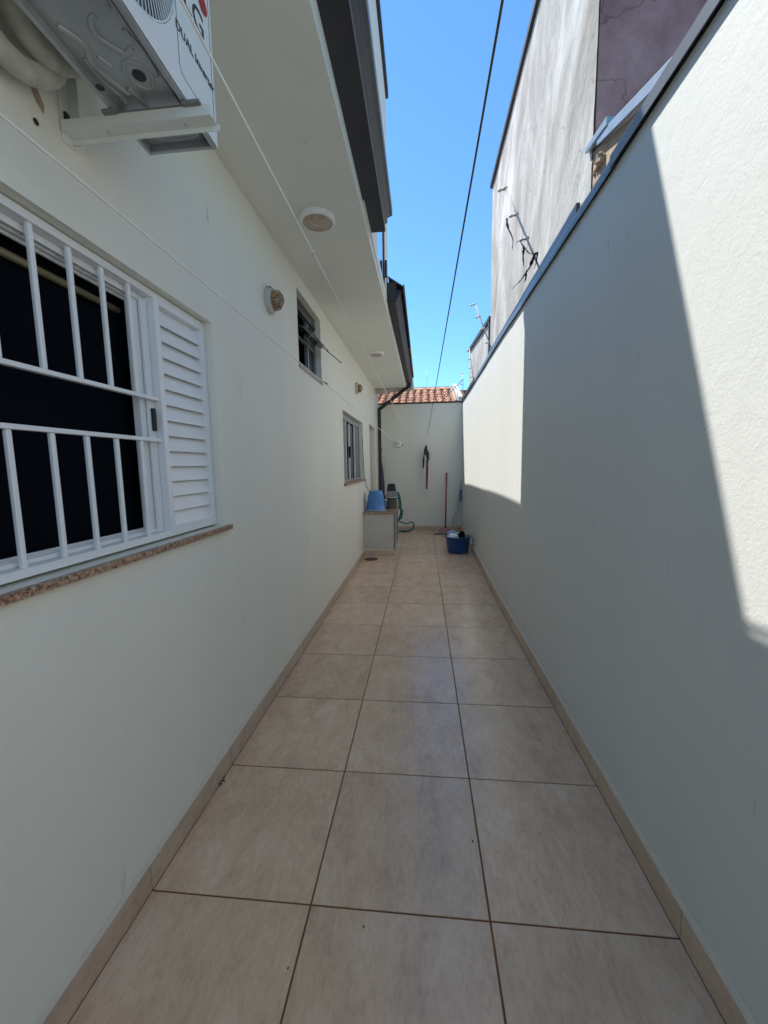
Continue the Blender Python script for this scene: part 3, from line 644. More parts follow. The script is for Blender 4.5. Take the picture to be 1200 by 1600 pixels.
def rag(name, strips, label):
    o = thing(name, strips[0][0], label, 'plastic scrap', 'torn black plastic scraps on the fence')
    B = MB()
    for pts, w in zip(strips, [.010] * 9):
        P_ = spline(pts, 6); V = []
        for k, p in enumerate(P_):
            f = k / (len(P_) - 1); ww = w * (1.2 - f) * (.7 + .9 * abs(noise.noise(p * 37)) * 1.6)
            a = Vector((.8, .5, .2)).normalized() * ww
            V += [p - a, p + a + Vector((0, .004, 0)), p + a * .6 + Vector((.0, .008, .003)), p - a * .6 + Vector((0, .009, 0))]
        B.add(V, [(k * 4 + q, k * 4 + (q + 1) % 4, k * 4 + 4 + (q + 1) % 4, k * 4 + 4 + q) for k in range(len(P_) - 1) for q in range(4)])
    B.build('strip', 'bag', o)
rag('plastic_scrap', [[(.60, 3.1, 3.215), (.607, 3.1, 3.16), (.635, 3.1, 3.10), (.645, 3.1, 3.06), (.640, 3.1, 3.005)]], 'short wavy black plastic strip hanging left of the nearest fence post')
rag('plastic_scrap', [[(.806, 3.09, 2.965), (.76, 3.09, 2.97), (.715, 3.09, 3.02), (.69, 3.09, 3.055), (.665, 3.09, 3.045)], [(.72, 3.09, 3.01), (.715, 3.09, 2.95), (.722, 3.09, 2.885)],
    [(.80, 3.085, 2.97), (.775, 3.085, 2.90), (.73, 3.085, 2.83), (.69, 3.085, 2.78), (.64, 3.085, 2.735)], [(.81, 3.08, 2.97), (.805, 3.08, 2.91), (.79, 3.08, 2.86)], [(.79, 3.08, 2.95), (.765, 3.08, 2.90), (.76, 3.08, 2.86)], [(.735, 3.08, 2.84), (.735, 3.08, 2.80), (.725, 3.08, 2.77)]],
    'larger ragged black plastic scrap wrapped low around the nearest fence post')

# ------------------------------------------------------------ air conditioner
ac = thing('air_conditioner', (-.71, .88, 2.46), 'white outdoor air conditioner unit on wall bracket, its metal underside seen from below', 'air conditioner')
XA0, XA1, YA0, YA1, ZA0, ZA1 = -.83, -.612, .50, 1.275, 2.462, 3.0
# casing as five panels, fan opening in the front
cy, cz, fr_ = .885, 2.702, .205
B = MB(); n = 48
sq = []
for k in range(n):
    t = 2 * math.pi * k / n; c_, s_ = math.cos(t), math.sin(t)
    ry = (YA1 - cy) if c_ > 0 else (cy - YA0); rz = (ZA1 - cz) if s_ > 0 else (cz - ZA0)
    f = min(ry / abs(c_) if abs(c_) > 1e-6 else 9, rz / abs(s_) if abs(s_) > 1e-6 else 9); sq.append((cy + c_ * f, cz + s_ * f))
# include the true corners
ring_o = [(XA1, a, b) for a, b in sq]; ring_i = [(XA1, cy + fr_ * math.cos(2 * math.pi * k / n), cz + fr_ * math.sin(2 * math.pi * k / n)) for k in range(n)]
for (ya_, za_) in ((YA0, ZA0), (YA1, ZA0), (YA1, ZA1), (YA0, ZA1)):
    k = min(range(n), key=lambda q: (sq[q][0] - ya_) ** 2 + (sq[q][1] - za_) ** 2); ring_o[k] = (XA1, ya_, za_)
ring_b = [(XA1 - .03, a, b) for _, a, b in ring_i]
B.add(ring_o + ring_i + ring_b, [(k, (k + 1) % n, n + (k + 1) % n, n + k) for k in range(n)] + [(n + k, n + (k + 1) % n, 2 * n + (k + 1) % n, 2 * n + k) for k in range(n)])
B.build('front_panel', 'accover', ac)
B = MB().box(XA0, XA1 - .0015, YA1 - .004, YA1, ZA0, ZA1).box(XA0, XA1 - .0015, YA0, YA0 + .004, ZA0, ZA1).box(XA0, XA0 + .004, YA0 + .0041, YA1 - .0041, ZA0 + .02, ZA1).box(XA0, XA1 - .0015, YA0 + .0041, YA1 - .0041, ZA1 - .004, ZA1)
B.build('casing', 'accover', ac)
B = MB().box(XA0 + .006, XA1 - .034, YA0 + .01, YA1 - .01, ZA0 + .016, ZA0 + .020)      # pan
# rolled rim
for a, b, c_, d in ((XA0, XA0 + .012, YA0 + .004, YA1 - .001), (XA1 - .016, XA1 - .002, YA0 + .004, YA1 - .001), (XA0 + .0125, XA1 - .0165, YA1 - .014, YA1 - .002)):
    B.box(a, b, c_, d, ZA0 - .004, ZA0 + .016)
B.build('base_pan', 'galv', ac, bevel=.003)
def press(pts, r=.006):
    B = MB(); B.tube(spline(pts, 6), r, 8); 
    for v in B.v: v.z = ZA0 + .0155 + (v.z - (ZA0 + .0155)) * .7
    return B.build('pressed_rib', 'galv', ac)
zp = ZA0 + .0155
press([(-.80, .80, zp), (-.76, .83, zp), (-.755, .86, zp), (-.72, .87, zp), (-.70, .85, zp), (-.69, .89, zp)], .008)
press([(-.70, .92, zp), (-.72, .93, zp), (-.73, .96, zp), (-.70, 1.0, zp), (-.685, 1.0, zp), (-.67, .99, zp)], .007)
press([(-.80, .93, zp), (-.785, .95, zp), (-.775, .98, zp), (-.79, 1.01, zp), (-.78, 1.06, zp), (-.76, 1.10, zp)], .008)
press([(-.80, 1.0, zp), (-.80, 1.05, zp), (-.79, 1.09, zp), (-.79, 1.12, zp)], .006)
press([(-.73, 1.04, zp), (-.71, 1.02, zp), (-.68, 1.03, zp), (-.67, 1.06, zp), (-.69, 1.09, zp), (-.72, 1.08, zp), (-.73, 1.04, zp)], .005)
press([(-.75, 1.08, zp), (-.745, 1.11, zp), (-.74, 1.14, zp)], .008); press([(-.66, .95, zp), (-.65, 1.0, zp), (-.655, 1.06, zp)], .006)
press([(-.79, .66, zp), (-.74, .70, zp), (-.70, .70, zp), (-.66, .74, zp)], .008); press([(-.80, .74, zp), (-.795, .86, zp)], .006); press([(-.665, .80, zp), (-.655, .86, zp), (-.66, .91, zp)], .005); press([(-.765, 1.0, zp), (-.75, 1.03, zp)], .006); press([(-.64, .84, zp), (-.64, 1.1, zp)], .003)
press([(-.78, 1.20, zp), (-.77, 1.245, zp), (-.66, 1.245, zp), (-.65, 1.20, zp)], .005); press([(-.73, 1.19, zp), (-.72, 1.23, zp)], .005); press([(-.70, 1.19, zp), (-.69, 1.23, zp)], .005)
for r_, x_, y_, dz_ in ((.016, -.70, 1.055, .0145), (.010, -.803, 1.05, -.0055), (.006, -.795, 1.07, .0145), (.003, -.745, .80, .0145), (.004, -.755, .81, .0145)):
    MB().lathe([(.0005, 0), (r_, 0)], 14, (x_, y_, ZA0 + dz_)).build('drain_hole', 'black', ac)
MB().box(-.85, -.585, 1.118, 1.150, ZA0 - .012, ZA0 - .0045).box(-.85, -.81, 1.105, 1.16, ZA0 - .013, ZA0 - .005).box(-.625, -.575, 1.105, 1.16, ZA0 - .013, ZA0 - .005).build('foot', 'greyp', ac, bevel=.002)
# fan, grille
MB().lathe([(.0005, 0), (fr_ + .01, 0)], 40, (XA1 - .075, cy, cz), 'X').build('fan_recess_dark', 'black', ac)  # flat black disc stands in for the dark recess behind the fan
B = MB()
for k in range(3):
    t0_ = k * 2 * math.pi / 3; V = []
    for q in range(9):
        t = t0_ + q / 8 * 1.5
        for rr in (.05, .185): V.append((XA1 - .055 + .018 * q / 8, cy + rr * math.cos(t), cz + rr * math.sin(t)))
    B.add(V, [(2 * q, 2 * q + 1, 2 * q + 3, 2 * q + 2) for q in range(8)], True)
B.lathe([(.0005, .03), (.05, .03), (.055, 0)], 24, (XA1 - .06, cy, cz), 'X')
B.build('fan_blades', 'fan', ac)
B = MB()
for rr in (.055, .10, .15, .202):
    B.tube([(XA1 - .002, cy + rr * math.cos(2 * math.pi * k / 40), cz + rr * math.sin(2 * math.pi * k / 40)) for k in range(41)], .0028, 5, False)
for k in range(84):
    t = 2 * math.pi * k / 84; pts = []
    for q in range(6):
        rr = .055 + (.202 - .055) * q / 5; tt = t + .5 * (1 - q / 5) ** 1.2
        pts.append((XA1 - .004, cy + rr * math.cos(tt), cz + rr * math.sin(tt)))
    B.tube(pts, .0017, 4, False)
B.build('fan_grille', 'accover', ac)
# rounded inset line on the service side of the front
def rrect(y0, y1, z0, z1, r):
    P_ = []
    for (a, b, t0_) in ((y1 - r, z1 - r, 0), (y0 + r, z1 - r, 90), (y0 + r, z0 + r, 180), (y1 - r, z0 + r, 270)):
        for k in range(6): t = R(t0_ + 90 * k / 5); P_.append((XA1 + .0004, a + r * math.cos(t), b + r * math.sin(t)))
    P_.append(P_[0]); return P_
MB().tube(rrect(1.09, 1.262, 2.51, 2.93, .02), .0009, 4, False).build('panel_line', 'gutterg', ac)
def text(s, size, name, m, parent, org, shear=0):
    c = bpy.data.curves.new(name + '_c', 'FONT'); c.body = s; c.size = size; c.extrude = .0006; c.shear = shear; c.resolution_u = 3
    tmp = bpy.data.objects.new('tmp_text', c); COL.objects.link(tmp)
    me = bpy.data.meshes.new_from_object(tmp.evaluated_get(bpy.context.evaluated_depsgraph_get())); bpy.data.objects.remove(tmp)
    # x of the text -> +y, y of the text -> +z, facing +x
    for v in me.vertices: v.co = Vector((v.co.z, v.co.x, v.co.y))
    me.materials.clear(); me.materials.append(M[m]); o = bpy.data.objects.new(name, me); COL.objects.link(o); o.parent = parent; o.location = Vector(org) - wloc(parent); return o
text('DUAL Inverter', .0305, 'lettering', 'textc', ac, (XA1 + .0012, 1.082, 2.604))
text('LG', .088, 'lettering', 'textc', ac, (XA1 + .0012, 1.124, 2.700))
MB().lathe([(.0005, 0), (.024, 0)], 28, (XA1 + .0014, 1.230, 2.80), 'X').build('logo_disc', 'red', ac)
br = thing('wall_bracket', (-.98, 1.14, 2.4), 'white metal angle bracket carrying the far end of the air conditioner', 'bracket', 'air conditioner brackets')
MB().box(XL + .001, XL + .004, 1.122, 1.160, 2.405, 3.0).box(XL + .004, XL + .030, 1.157, 1.160, 2.405, 3.0).build('upright', 'whitemetal', br)
MB().box(XL + .004, -.552, 1.118, 1.121, 2.426, 2.4525).box(XL + .004, -.551, 1.1213, 1.152, 2.4255, 2.428).box(XL + .004, -.545, 1.1523, 1.155, 2.4125, 2.428).box(XL + .030, XL + .05, 1.1213, 1.152, 2.4283, 2.44).build('arm', 'whitemetal', br, bevel=.001)
for x in (-.855, -.63): MB().tube([(x, 1.137, 2.420), (x, 1.137, 2.456)], .004, 6).build('bolt', 'steel', br)
MB().box(XL + .0042, XL + .010, 1.132, 1.146, 2.462, 2.484).build('bolt', 'black', br)
br2 = br.copy(); COL.objects.link(br2); br2.location = (-.98, .64, 2.4); br2['label'] = 'white metal angle bracket under the near end of the air conditioner'
for ch in list(br.children):
    c = ch.copy(); COL.objects.link(c); c.parent = br2
hp = thing('insulated_pipe', (-.9, 1.0, 2.5), 'thick off-white foam-wrapped pipe curving behind the air conditioner, nearer its metal base', 'pipe', 'foam-wrapped refrigerant pipes')
MB().tube(spline([(-.93, .86, 2.95), (-.90, .905, 2.62), (-.90, .945, 2.515), (-.90, .995, 2.500), (-.90, 1.055, 2.53), (-.89, 1.12, 2.60), (-.88, 1.16, 2.75)], 8), .030, 14).build('foam_sleeve', 'foam', hp)
hp = thing('insulated_pipe', (-.93, .95, 2.45), 'lower off-white foam-wrapped pipe sagging against the house wall above the barred window', 'pipe', 'foam-wrapped refrigerant pipes')
MB().tube(spline([(-.94, .60, 2.62), (-.935, .78, 2.49), (-.93, .88, 2.445), (-.93, .935, 2.435), (-.93, .99, 2.450), (-.93, 1.05, 2.50), (-.93, 1.09, 2.60)], 8), .026, 14).build('foam_sleeve', 'foam', hp)

# ------------------------------------------------------------ lamps
def bulkhead(y, z, label):
    t = thing('wall_lamp', (XL, y, z), label, 'wall lamp', 'caged bulkhead lamps on the house wall')
    b = MB().lathe([(.072, .0), (.074, .022), (.066, .034), (.052, .036)], 28, (XL, y, z), 'X', sy=1.12).build('base', 'cream', t)
    MB().lathe([(.0748, .004), (.0753, .020)], 8, (XL, y, z), 'X', sy=1.12) if False else None
    B = MB(); V = []
    for k in range(9):
        a = R(55 + k * 9)
        for (rr, h) in ((.0735, .003), (.0755, .021), (.067, .0355)): V.append((XL + h, y + rr * math.cos(a), z + rr * 1.12 * math.sin(a)))
    B.add(V, [(k * 3 + q, k * 3 + q + 1, k * 3 + 4 + q, k * 3 + 3 + q) for k in range(8) for q in range(2)], True); B.build('rust_stain', 'rust', t)
    MB().lathe([(.050, .034), (.049, .055), (.042, .078), (.026, .094), (.0005, .099)], 24, (XL, y, z), 'X', sy=1.12).build('glass', 'amber', t)
    B = MB()
    for a in (0, 90):
        c_, s_ = math.cos(R(a)), math.sin(R(a)) * 1.12
        B.tube(spline([(XL + .03, y - .056 * c_, z - .056 * s_), (XL + .075, y - .050 * c_, z - .050 * s_), (XL + .104, y, z), (XL + .075, y + .050 * c_, z + .050 * s_), (XL + .03, y + .056 * c_, z + .056 * s_)], 5), .0024, 6)
    B.tube([(XL + .07, y + .051 * math.cos(2 * math.pi * k / 24), z + .058 * math.sin(2 * math.pi * k / 24)) for k in range(25)], .0024, 6, False)
    B.build('cage', 'cagem', t)
bulkhead(2.634, 2.567, 'nearer caged wall lamp with rusty top, left of the small high window')
bulkhead(6.048, 2.645, 'farther caged wall lamp, above the sliding window')
def plafon(x, y, label):
    z = ZS(y); t = thing('ceiling_lamp', (x, y, z), label, 'ceiling lamp', 'round soffit lamps')
    MB().lathe([(.108, 0), (.110, -.022), (.104, -.030), (.092, -.031)], 40, (x, y, z)).build('rim', 'white', t)
    MB().lathe([(.091, -.030), (.060, -.036), (.0005, -.039)], 32, (x, y, z)).build('lens', 'lens', t)
plafon(-.636, 2.60, 'nearer round white soffit lamp with dirty lens')
plafon(-.636, 5.75, 'farther round white soffit lamp near the end of the soffit')

# ------------------------------------------------------------ lines across the passage
def line(name, a, b, r, m, label, cat='clothesline', t0=None, group='clotheslines', sag=.0):
    a, b = Vector(a), Vector(b); o = thing(name, b, label, cat, group)
    P_ = [a + (b - a) * (k / 16) - Vector((0, 0, sag * 4 * (k / 16) * (1 - k / 16))) for k in range(17)]
    MB().tube(P_, r, 6).build('cord', m, o); return o
def ext(a, b, y): a, b = Vector(a), Vector(b); return a + (b - a) * ((y - a.y) / (b.y - a.y))
A1, A2 = (-.90, .87, 2.263), (-.54, 9.14, 1.965)
line('clothesline', ext(A1, A2, -2.9), A2, .0038, 'line', 'low white clothesline crossing the house wall above the barred window')
B1, B2 = (-.511, .934, 2.5), (-.217, 9.19, 2.0)
lb = line('clothesline', ext(B1, B2, -2.9), B2, .0036, 'line', 'knotted white clothesline crossing in front of the air conditioner and soffit')
kn = ext(B1, B2, 1.86)
MB().lathe([(.001, -.012), (.006, -.007), (.0075, 0), (.005, .006), (.001, .010)], 10, kn).tube([kn, kn + Vector((.006, 0, -.018))], .0022, 5).build('knot', 'cream', lb)
C1, C2 = (.178, 1.011, 2.5), (.085, 9.10, 1.99)
lc = line('overhead_cable', ext(C1, C2, -2.9), ext(C1, C2, 7.9), .0034, 'cable', 'dark grey cable crossing the blue sky above the passage', 'cable', group='overhead lines')
MB().tube([ext(C1, C2, 7.85), Vector(C2)], .0028, 6).build('cord_end', 'line', lc)
lh = line('clothesline', (-.217, 9.18, 2.0), (.085, 9.16, 1.99), .0025, 'line', 'short slack cord between the two hooks on the far wall', sag=.012)
for x, z in ((-.217, 2.0), (.085, 1.995)):
    h = thing('wall_hook', (x, 9.19, z), 'small metal wall hook at the %s end of the short cord on the far wall' % ('left' if x < 0 else 'right'), 'hook')
    MB().tube([(x, 9.2, z), (x, 9.165, z), (x, 9.155, z + .012)], .005, 6).build('hook', 'steel', h)
bx = thing('socket_box', (-.50, 9.17, 1.98), 'white plastic socket box on the far wall where a clothesline ends', 'socket box')
MB().box(-.58, -.475, 9.125, 9.2, 1.91, 2.04).build('box', 'white', bx, bevel=.006)
MB().box(-.548, -.528, 9.121, 9.1245, 1.975, 2.015).build('socket_hole', 'black', bx)
MB().tube([(-.485, 9.14, 1.955), (-.43, 9.13, 1.94)], .008, 6).build('plug', 'black', bx)

# ------------------------------------------------------------ hanging cloths
def strip_cloth(B, pts, ws, fold=.02):
    P_ = spline(pts, 7); n = len(P_); V = []
    for k, p in enumerate(P_):
        f = k / (n - 1) * (len(ws) - 1); i = min(int(f), len(ws) - 2); w = ws[i] + (ws[i + 1] - ws[i]) * (f - i)
        for q in range(7):
            u = q / 6 - .5; V.append(p + Vector((u * w, fold * math.sin(u * 9 + k * .35) * .8, .006 * math.sin(k + q))))
    m = 7; V2 = [v + Vector((0, .004, 0)) for v in V]; K = len(V)
    F = [(k * m + q, k * m + q + 1, (k + 1) * m + q + 1, (k + 1) * m + q) for k in range(n - 1) for q in range(m - 1)]
    B.add(V + V2, F + [tuple(i + K for i in f)[::-1] for f in F] + [(k * m, (k + 1) * m, K + (k + 1) * m, K + k * m) for k in range(n - 1)] + [(k * m + m - 1, (k + 1) * m + m - 1, K + (k + 1) * m + m - 1, K + k * m + m - 1) for k in range(n - 1)], True)
    return B
c1 = thing('hanging_cloth', (.07, 9.03, 1.9), 'bunched dark patterned garment hanging from the right hook on the far wall', 'garment')
B = MB(); strip_cloth(B, [(.085, 9.05, 1.93), (.075, 9.04, 1.83), (.095, 9.04, 1.74), (.06, 9.04, 1.63), (.03, 9.03, 1.50), (.02, 9.03, 1.42)], [.03, .08, .13, .11, .06, .02], .03)
strip_cloth(B, [(.08, 9.02, 1.86), (.10, 9.02, 1.74), (.13, 9.02, 1.60), (.12, 9.02, 1.54)], [.03, .09, .05, .02], .02); B.build('cloth', 'cldark', c1)
c2 = thing('hanging_cloth', (.09, 9.0, 1.6), 'long narrow white cloth with a maroon strip hanging below the dark garment', 'garment')
strip_cloth(MB(), [(.06, 9.0, 1.72), (.075, 9.0, 1.50), (.05, 9.0, 1.25), (.06, 9.0, 1.12)], [.02, .07, .08, .03]).build('cloth', 'clwhite', c2)
strip_cloth(MB(), [(.10, 8.98, 1.62), (.105, 8.98, 1.4), (.10, 8.98, 1.15), (.09, 8.98, .96)], [.03, .05, .045, .035]).build('strip', 'clpink', c2)
strip_cloth(MB(), [(.145, 8.96, 1.60), (.145, 8.96, 1.3), (.125, 8.96, 1.0), (.125, 8.96, .88), (.16, 8.96, .75)], [.03, .04, .04, .04, .02]).build('strip', 'clwhite', c2)
pc = thing('hanging_cloth', (-.94, 9.1, 1.7), 'long dark purple cloth hanging behind the downpipe in the far left corner', 'cloth')
strip_cloth(MB(), [(-.955, 9.12, 1.70), (-.94, 9.1, 1.4), (-.93, 9.1, 1.1), (-.93, 9.1, .80)], [.03, .10, .13, .14], .02).build('cloth', 'purplec', pc)
tp = thing('wall_tap', (-.92, 9.17, 1.87), 'small dark hook-like tap on the far wall beside the downpipe', 'tap')
MB().tube([(-.93, 9.2, 1.87), (-.93, 9.13, 1.87), (-.93, 9.11, 1.85)], .012, 8).tube([(-.955, 9.15, 1.885), (-.905, 9.15, 1.885)], .006, 6).build('spout', 'black', tp)

# ------------------------------------------------------------ laundry counter and what stands on it
ct = thing('laundry_counter', (-.73, 7.0, 0), 'low grey masonry laundry counter with granite top, against the house wall', 'counter')
MB().box(XL + .001, -.478, 6.50, 7.42, .002, .705).build('body', 'counter', ct, bevel=.003)
MB().box(XL + .001, -.452, 6.475, 7.44, .706, .742).build('countertop', 'granite', ct, bevel=.004)
for a, b in ((XL + .014, -.66), (-.657, -.466)): MB().box(a, b, 6.488, 6.4995, 0, .10).build('skirting_tile', 'skirt', ct)
MB().hexa([(XL + .013, 6.489, .1005), (-.466, 6.489, .1005), (-.466, 6.4995, .1005), (XL + .013, 6.4995, .1005), (XL + .013, 6.495, .112), (-.466, 6.495, .112), (-.466, 6.4995, .112), (XL + .013, 6.4995, .112)]).build('skirting_fillet', 'fillet', ct)
dr = MB().box(-.4775, -.468, 6.515, 6.66, .115, .70).box(-.4775, -.468, 6.70, 6.95, .13, .69).box(-.4775, -.468, 6.97, 7.39, .13, .69).build('door', 'door', ct)  # first box is a black panel standing in for the dark gap
MB().box(-.4775, -.462, 6.6605, 6.699, .115, .70).box(-.4775, -.462, 6.95, 6.97, .115, .70).box(-.4775, -.462, 7.39, 7.41, .115, .70).box(-.4775, -.462, 6.52, 6.66, .40, .415).box(-.4775, -.462, 6.70, 7.39, .6905, .704).build('frame', 'alu', dr)
MB().tube([(-.468, 6.90, .26), (-.452, 6.90, .26)], .012, 8).build('handle', 'white', dr)
bk = thing('bucket', (-.79, 6.74, .742), 'light blue plastic bucket turned upside down on the laundry counter', 'bucket')
c = (-.795, 6.74, .7425)
MB().lathe([(.172, 0), (.178, .004), (.178, .016), (.160, .020), (.152, .12), (.128, .275), (.126, .285), (.116, .288), (.112, .325), (.106, .331), (.0005, .331)], 40, c).build('shell', 'blue', bk)
MB().tube([(c[0] + .178 * math.cos(R(a)), c[1] + .178 * math.sin(R(a)), c[2] + .014) for a in range(200, 345, 10)], .004, 6).build('bail', 'white', bk)
ob = thing('bucket', (-.55, 7.02, .742), 'small dark olive bucket with white bail on the laundry counter, right of the blue bucket', 'bucket')
c = (-.553, 7.0, .7425)
MB().lathe([(.0005, .0), (.086, .0), (.088, .01), (.106, .185), (.113, .190), (.113, .202), (.101, .202), (.084, .02), (.0005, .02)], 32, c).build('shell', 'olive', ob)
MB().tube([(c[0] + .115 * math.cos(R(a)), c[1] + .115 * math.sin(R(a)), c[2] + .203) for a in range(180, 361, 12)], .004, 6).build('bail', 'white', ob)
dp = thing('dustpan', (-.57, 7.22, .742), 'grey upright dustpan with black grip leaning behind the olive bucket', 'dustpan')
MB().hexa([(-.69, 7.17, .90), (-.44, 7.17, .90), (-.44, 7.22, .90), (-.69, 7.22, .90), (-.645, 7.30, 1.04), (-.495, 7.30, 1.04), (-.495, 7.33, 1.04), (-.645, 7.33, 1.04)]).box(-.67, -.46, 7.18, 7.21, .743, .899).build('scoop', 'greyp', dp, bevel=.008)
MB().hexa([(-.660, 7.29, 1.01), (-.480, 7.29, 1.01), (-.480, 7.335, 1.01), (-.660, 7.335, 1.01), (-.635, 7.31, 1.165), (-.505, 7.31, 1.165), (-.505, 7.345, 1.165), (-.635, 7.345, 1.165)]).build('grip', 'black', dp, bevel=.008)
bb = thing('bottle', (-.65, 6.92, .742), 'black plastic jug with pale cap wedged between the blue bucket and the olive bucket', 'jug')
MB().lathe([(.0005, 0), (.05, 0), (.052, .01), (.052, .17), (.035, .205), (.02, .215), (.02, .235), (.0005, .235)], 20, (-.665, 6.98, .7425)).build('body', 'black', bb)
MB().lathe([(.022, .0), (.022, .02), (.0005, .022)], 16, (-.64, 6.92, .895)).build('cap', 'white', bb)
MB().lathe([(.0005, 0), (.025, 0), (.025, .14), (.02, .15), (.0005, .15)], 16, (-.64, 6.92, .7425)).build('inner_bottle', 'greyp', bb)
hs = thing('garden_hose', (-.43, 7.4, .5), 'dark green garden hose looped over the counter side and curling onto the floor', 'hose')
MB().tube(spline([(-.50, 7.30, .93), (-.462, 7.38, 1.0), (-.425, 7.45, .90), (-.405, 7.45, .72), (-.415, 7.45, .58), (-.46, 7.46, .46), (-.40, 7.8, .38), (-.33, 8.4, .26), (-.27, 8.9, .23), (-.215, 9.0, .19), (-.205, 9.0, .12), (-.235, 8.98, .05), (-.32, 8.97, .018), (-.50, 8.9, .016), (-.60, 8.6, .016)], 8), .015, 8).tube(spline([(-.455, 7.36, .99), (-.44, 7.38, .85), (-.43, 7.4, .70), (-.385, 7.44, .66), (-.40, 7.45, .52), (-.455, 7.46, .48)], 8), .015, 8).build('tube', 'hose', hs)
cb = thing('power_cable', (-.95, 6.6, 1.1), 'thin dark cable from the sliding window sill down to the laundry counter', 'cable')
MB().tube(spline([(-.99, 6.62, 1.95), (-.975, 6.62, 1.6), (-.965, 6.62, 1.32), (-.950, 6.62, 1.27), (-.93, 6.62, 1.15), (-.88, 6.64, 1.06), (-.85, 6.66, 1.01)], 6), .005, 6).build('cord', 'cable', cb)
dn = thing('floor_drain', (-.83, 6.22, .0), 'round dark drain in the floor tiles in front of the laundry counter', 'drain')
MB().lathe([(.0005, .0012), (.100, .0012)], 28, (-.83, 6.26, 0)).build('hole', 'screw', dn)
MB().lathe([(.100, .0015), (.102, .003), (.112, .003), (.114, .0)], 28, (-.83, 6.26, 0)).build('rim', 'rust', dn)
B = MB()
for k in range(5): B.box(-.83 - .07, -.83 + .07, 6.26 - .062 + k * .030, 6.26 - .054 + k * .030, .0014, .0028)
B.build('grate', 'greyp', dn)
dd = thing('floor_grate', (-.36, 8.95, 0), 'narrow dark drain grate on the floor by the far wall', 'drain')
MB().box(-.47, -.28, 8.86, 8.92, .0008, .004).build('grate', 'screw', dd)

# ------------------------------------------------------------ cleaning things
bm_ = thing('broom', (.48, 8.62, 0), 'red-handled broom with wide pinkish head leaning on the far wall', 'broom')
MB().tube([(.487, 8.66, .10), (.545, 9.17, 1.31)], .017, 8).build('handle', 'redh', bm_)
MB().tube([(.480, 8.60, .085), (.490, 8.69, .17)], .017, 8).build('socket', 'black', bm_)
MB().hexa([(.34, 8.56, .036), (.61, 8.56, .036), (.61, 8.68, .036), (.34, 8.68, .036), (.38, 8.59, .135), (.60, 8.59, .135), (.60, 8.64, .135), (.38, 8.64, .135)]).build('head', 'pink', bm_, bevel=.006)
MB().box(.245, .60, 8.53, 8.60, .001, .036).build('brush_strip', 'greyp', bm_, bevel=.004)
m1 = thing('mop', (.63, 8.8, 0), 'longer steel mop handle leaning in the far right corner', 'mop')
MB().tube([(.615, 8.72, .02), (.855, 9.14, 1.11)], .019, 8).build('handle', 'steel', m1)
MB().box(.55, .69, 8.66, 8.76, .001, .035).build('head', 'clwhite', m1, bevel=.006)
m2 = thing('squeegee', (.70, 8.8, 0), 'shorter steel squeegee pole with blue top, leaning right of the mop handle', 'squeegee')
MB().tube([(.70, 8.72, .02), (.835, 9.10, .79)], .017, 8).build('handle', 'steel', m2)
MB().hexa([(.835, 9.02, .68), (.865, 9.02, .68), (.865, 9.14, .68), (.835, 9.14, .68), (.838, 9.02, .93), (.862, 9.02, .93), (.862, 9.14, .93), (.838, 9.14, .93)]).build('brush', 'blued', m2, bevel=.008)
MB().box(.66, .80, 8.70, 8.74, .001, .03).build('head', 'black', m2)
ba = thing('laundry_basin', (.605, 6.82, 0), 'deep blue plastic basin of laundry on the floor by the right wall', 'basin')
c = (.598, 6.84, .001)
MB().lathe([(.0005, 0), (.168, 0), (.175, .01), (.212, .262), (.228, .268), (.230, .280), (.210, .282), (.165, .02), (.0005, .02)], 48, c).build('shell', 'blued', ba)
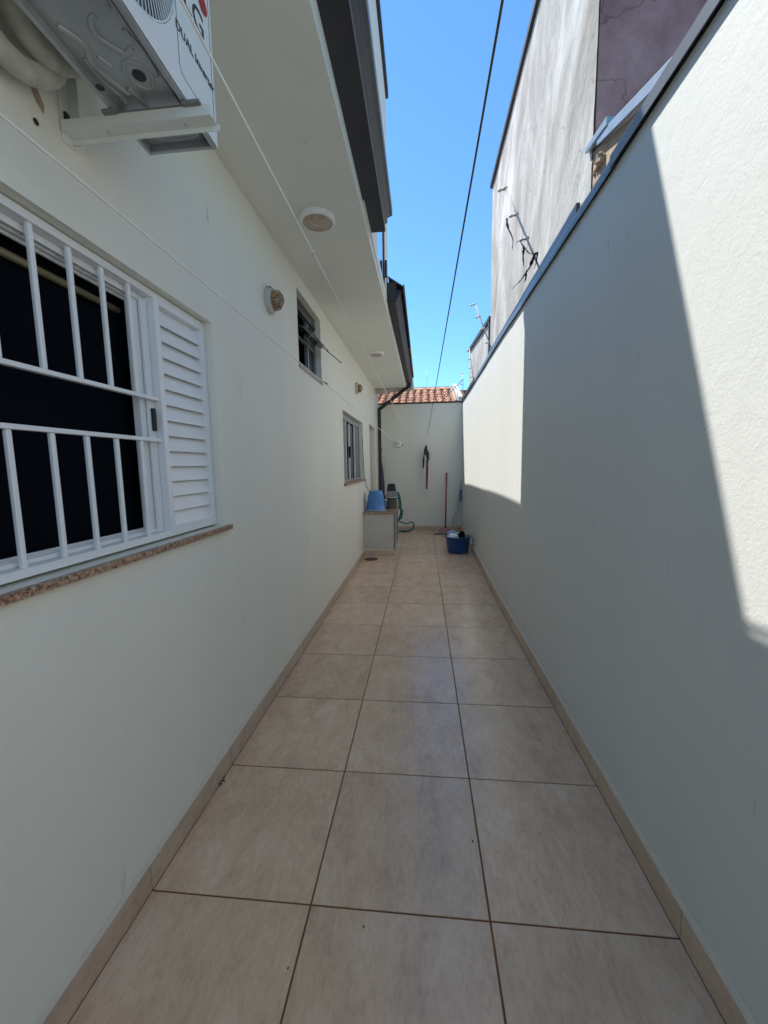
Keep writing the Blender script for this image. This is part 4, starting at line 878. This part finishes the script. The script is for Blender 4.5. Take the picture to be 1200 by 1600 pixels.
def heap(name, cx, cy_, cz_, rx, ry, rz, m, label, seed):
    o = thing(name, (cx, cy_, cz_), label, 'laundry', 'laundry in the blue basin'); bm = bmesh.new(); bmesh.ops.create_icosphere(bm, subdivisions=4, radius=1)
    V = []
    for v in bm.verts:
        p = v.co.copy(); f = 1 + .33 * noise.noise(p * 1.7 + Vector((seed, 0, 0))) + .16 * (1 - abs(noise.noise(p * 4.5 + Vector((0, seed, 0)))) * 3) * .6
        V.append((cx + p.x * rx * f, cy_ + p.y * ry * f, cz_ + p.z * rz * f))
    B = MB(); B.add(V, [[q.index for q in f.verts] for f in bm.faces], True); bm.free(); B.build('cloth', m, o)
heap('laundry_item', .51, 6.90, .270, .105, .11, .080, 'clblue', 'blue patterned cloth piled at the back left of the basin', 1)
heap('laundry_item', .525, 6.78, .275, .105, .085, .050, 'clwhite', 'white garment lying on the laundry in the basin', 2)
heap('laundry_item', .645, 6.76, .278, .070, .050, .085, 'clblack', 'black garment folded on top of the laundry in the basin', 3)
heap('laundry_item', .69, 6.87, .245, .065, .09, .065, 'clgreen', 'pale lime cloth at the right inside of the basin', 4)
heap('laundry_item', .61, 6.93, .262, .13, .07, .060, 'clwhite', 'white cloth tucked along the back of the basin', 5)
# weed and crumbs
wd = thing('weed', (-.965, 1.655, 0), 'tiny dark weed sprouting at the foot of the left skirting', 'weed')
B = MB()
for k in range(11):
    a = random.uniform(-.9, .9); l = random.uniform(.012, .03); p = Vector((-.967, 1.655 + random.uniform(-.018, .018), random.uniform(.003, .02)))
    d = Vector((math.cos(a), math.sin(a), random.uniform(-.1, .9))).normalized() * l; s_ = d.cross(Vector((0, 0, 1))).normalized() * .0045
    B.add([p, p + d * .5 + s_, p + d, p + d * .5 - s_, p + d * .5 + Vector((0, 0, .002))], [(0, 1, 4), (1, 2, 4), (2, 3, 4), (3, 0, 4)])
B.build('leaves', 'leaf', wd)
db = MB()
for k in range(46):
    x, y = random.uniform(-.93, .76), random.uniform(.9, 5.5); r = random.uniform(.0012, .004); a = random.uniform(0, 6.28); e_ = random.uniform(1, 3)
    db.add([(x + r * e_ * math.cos(a), y + r * e_ * math.sin(a), .0013), (x - r * math.sin(a), y + r * math.cos(a), .0013), (x - r * e_ * math.cos(a), y - r * e_ * math.sin(a), .0013), (x + r * math.sin(a), y - r * math.cos(a), .0013), (x, y, .0013 + r * .7)], [(0, 1, 4), (1, 2, 4), (2, 3, 4), (3, 0, 4)])
db = db.build('dirt_crumbs', 'screw'); meta(db, 'tiny dark crumbs and leaf bits scattered over the floor tiles', 'debris', kind='stuff')
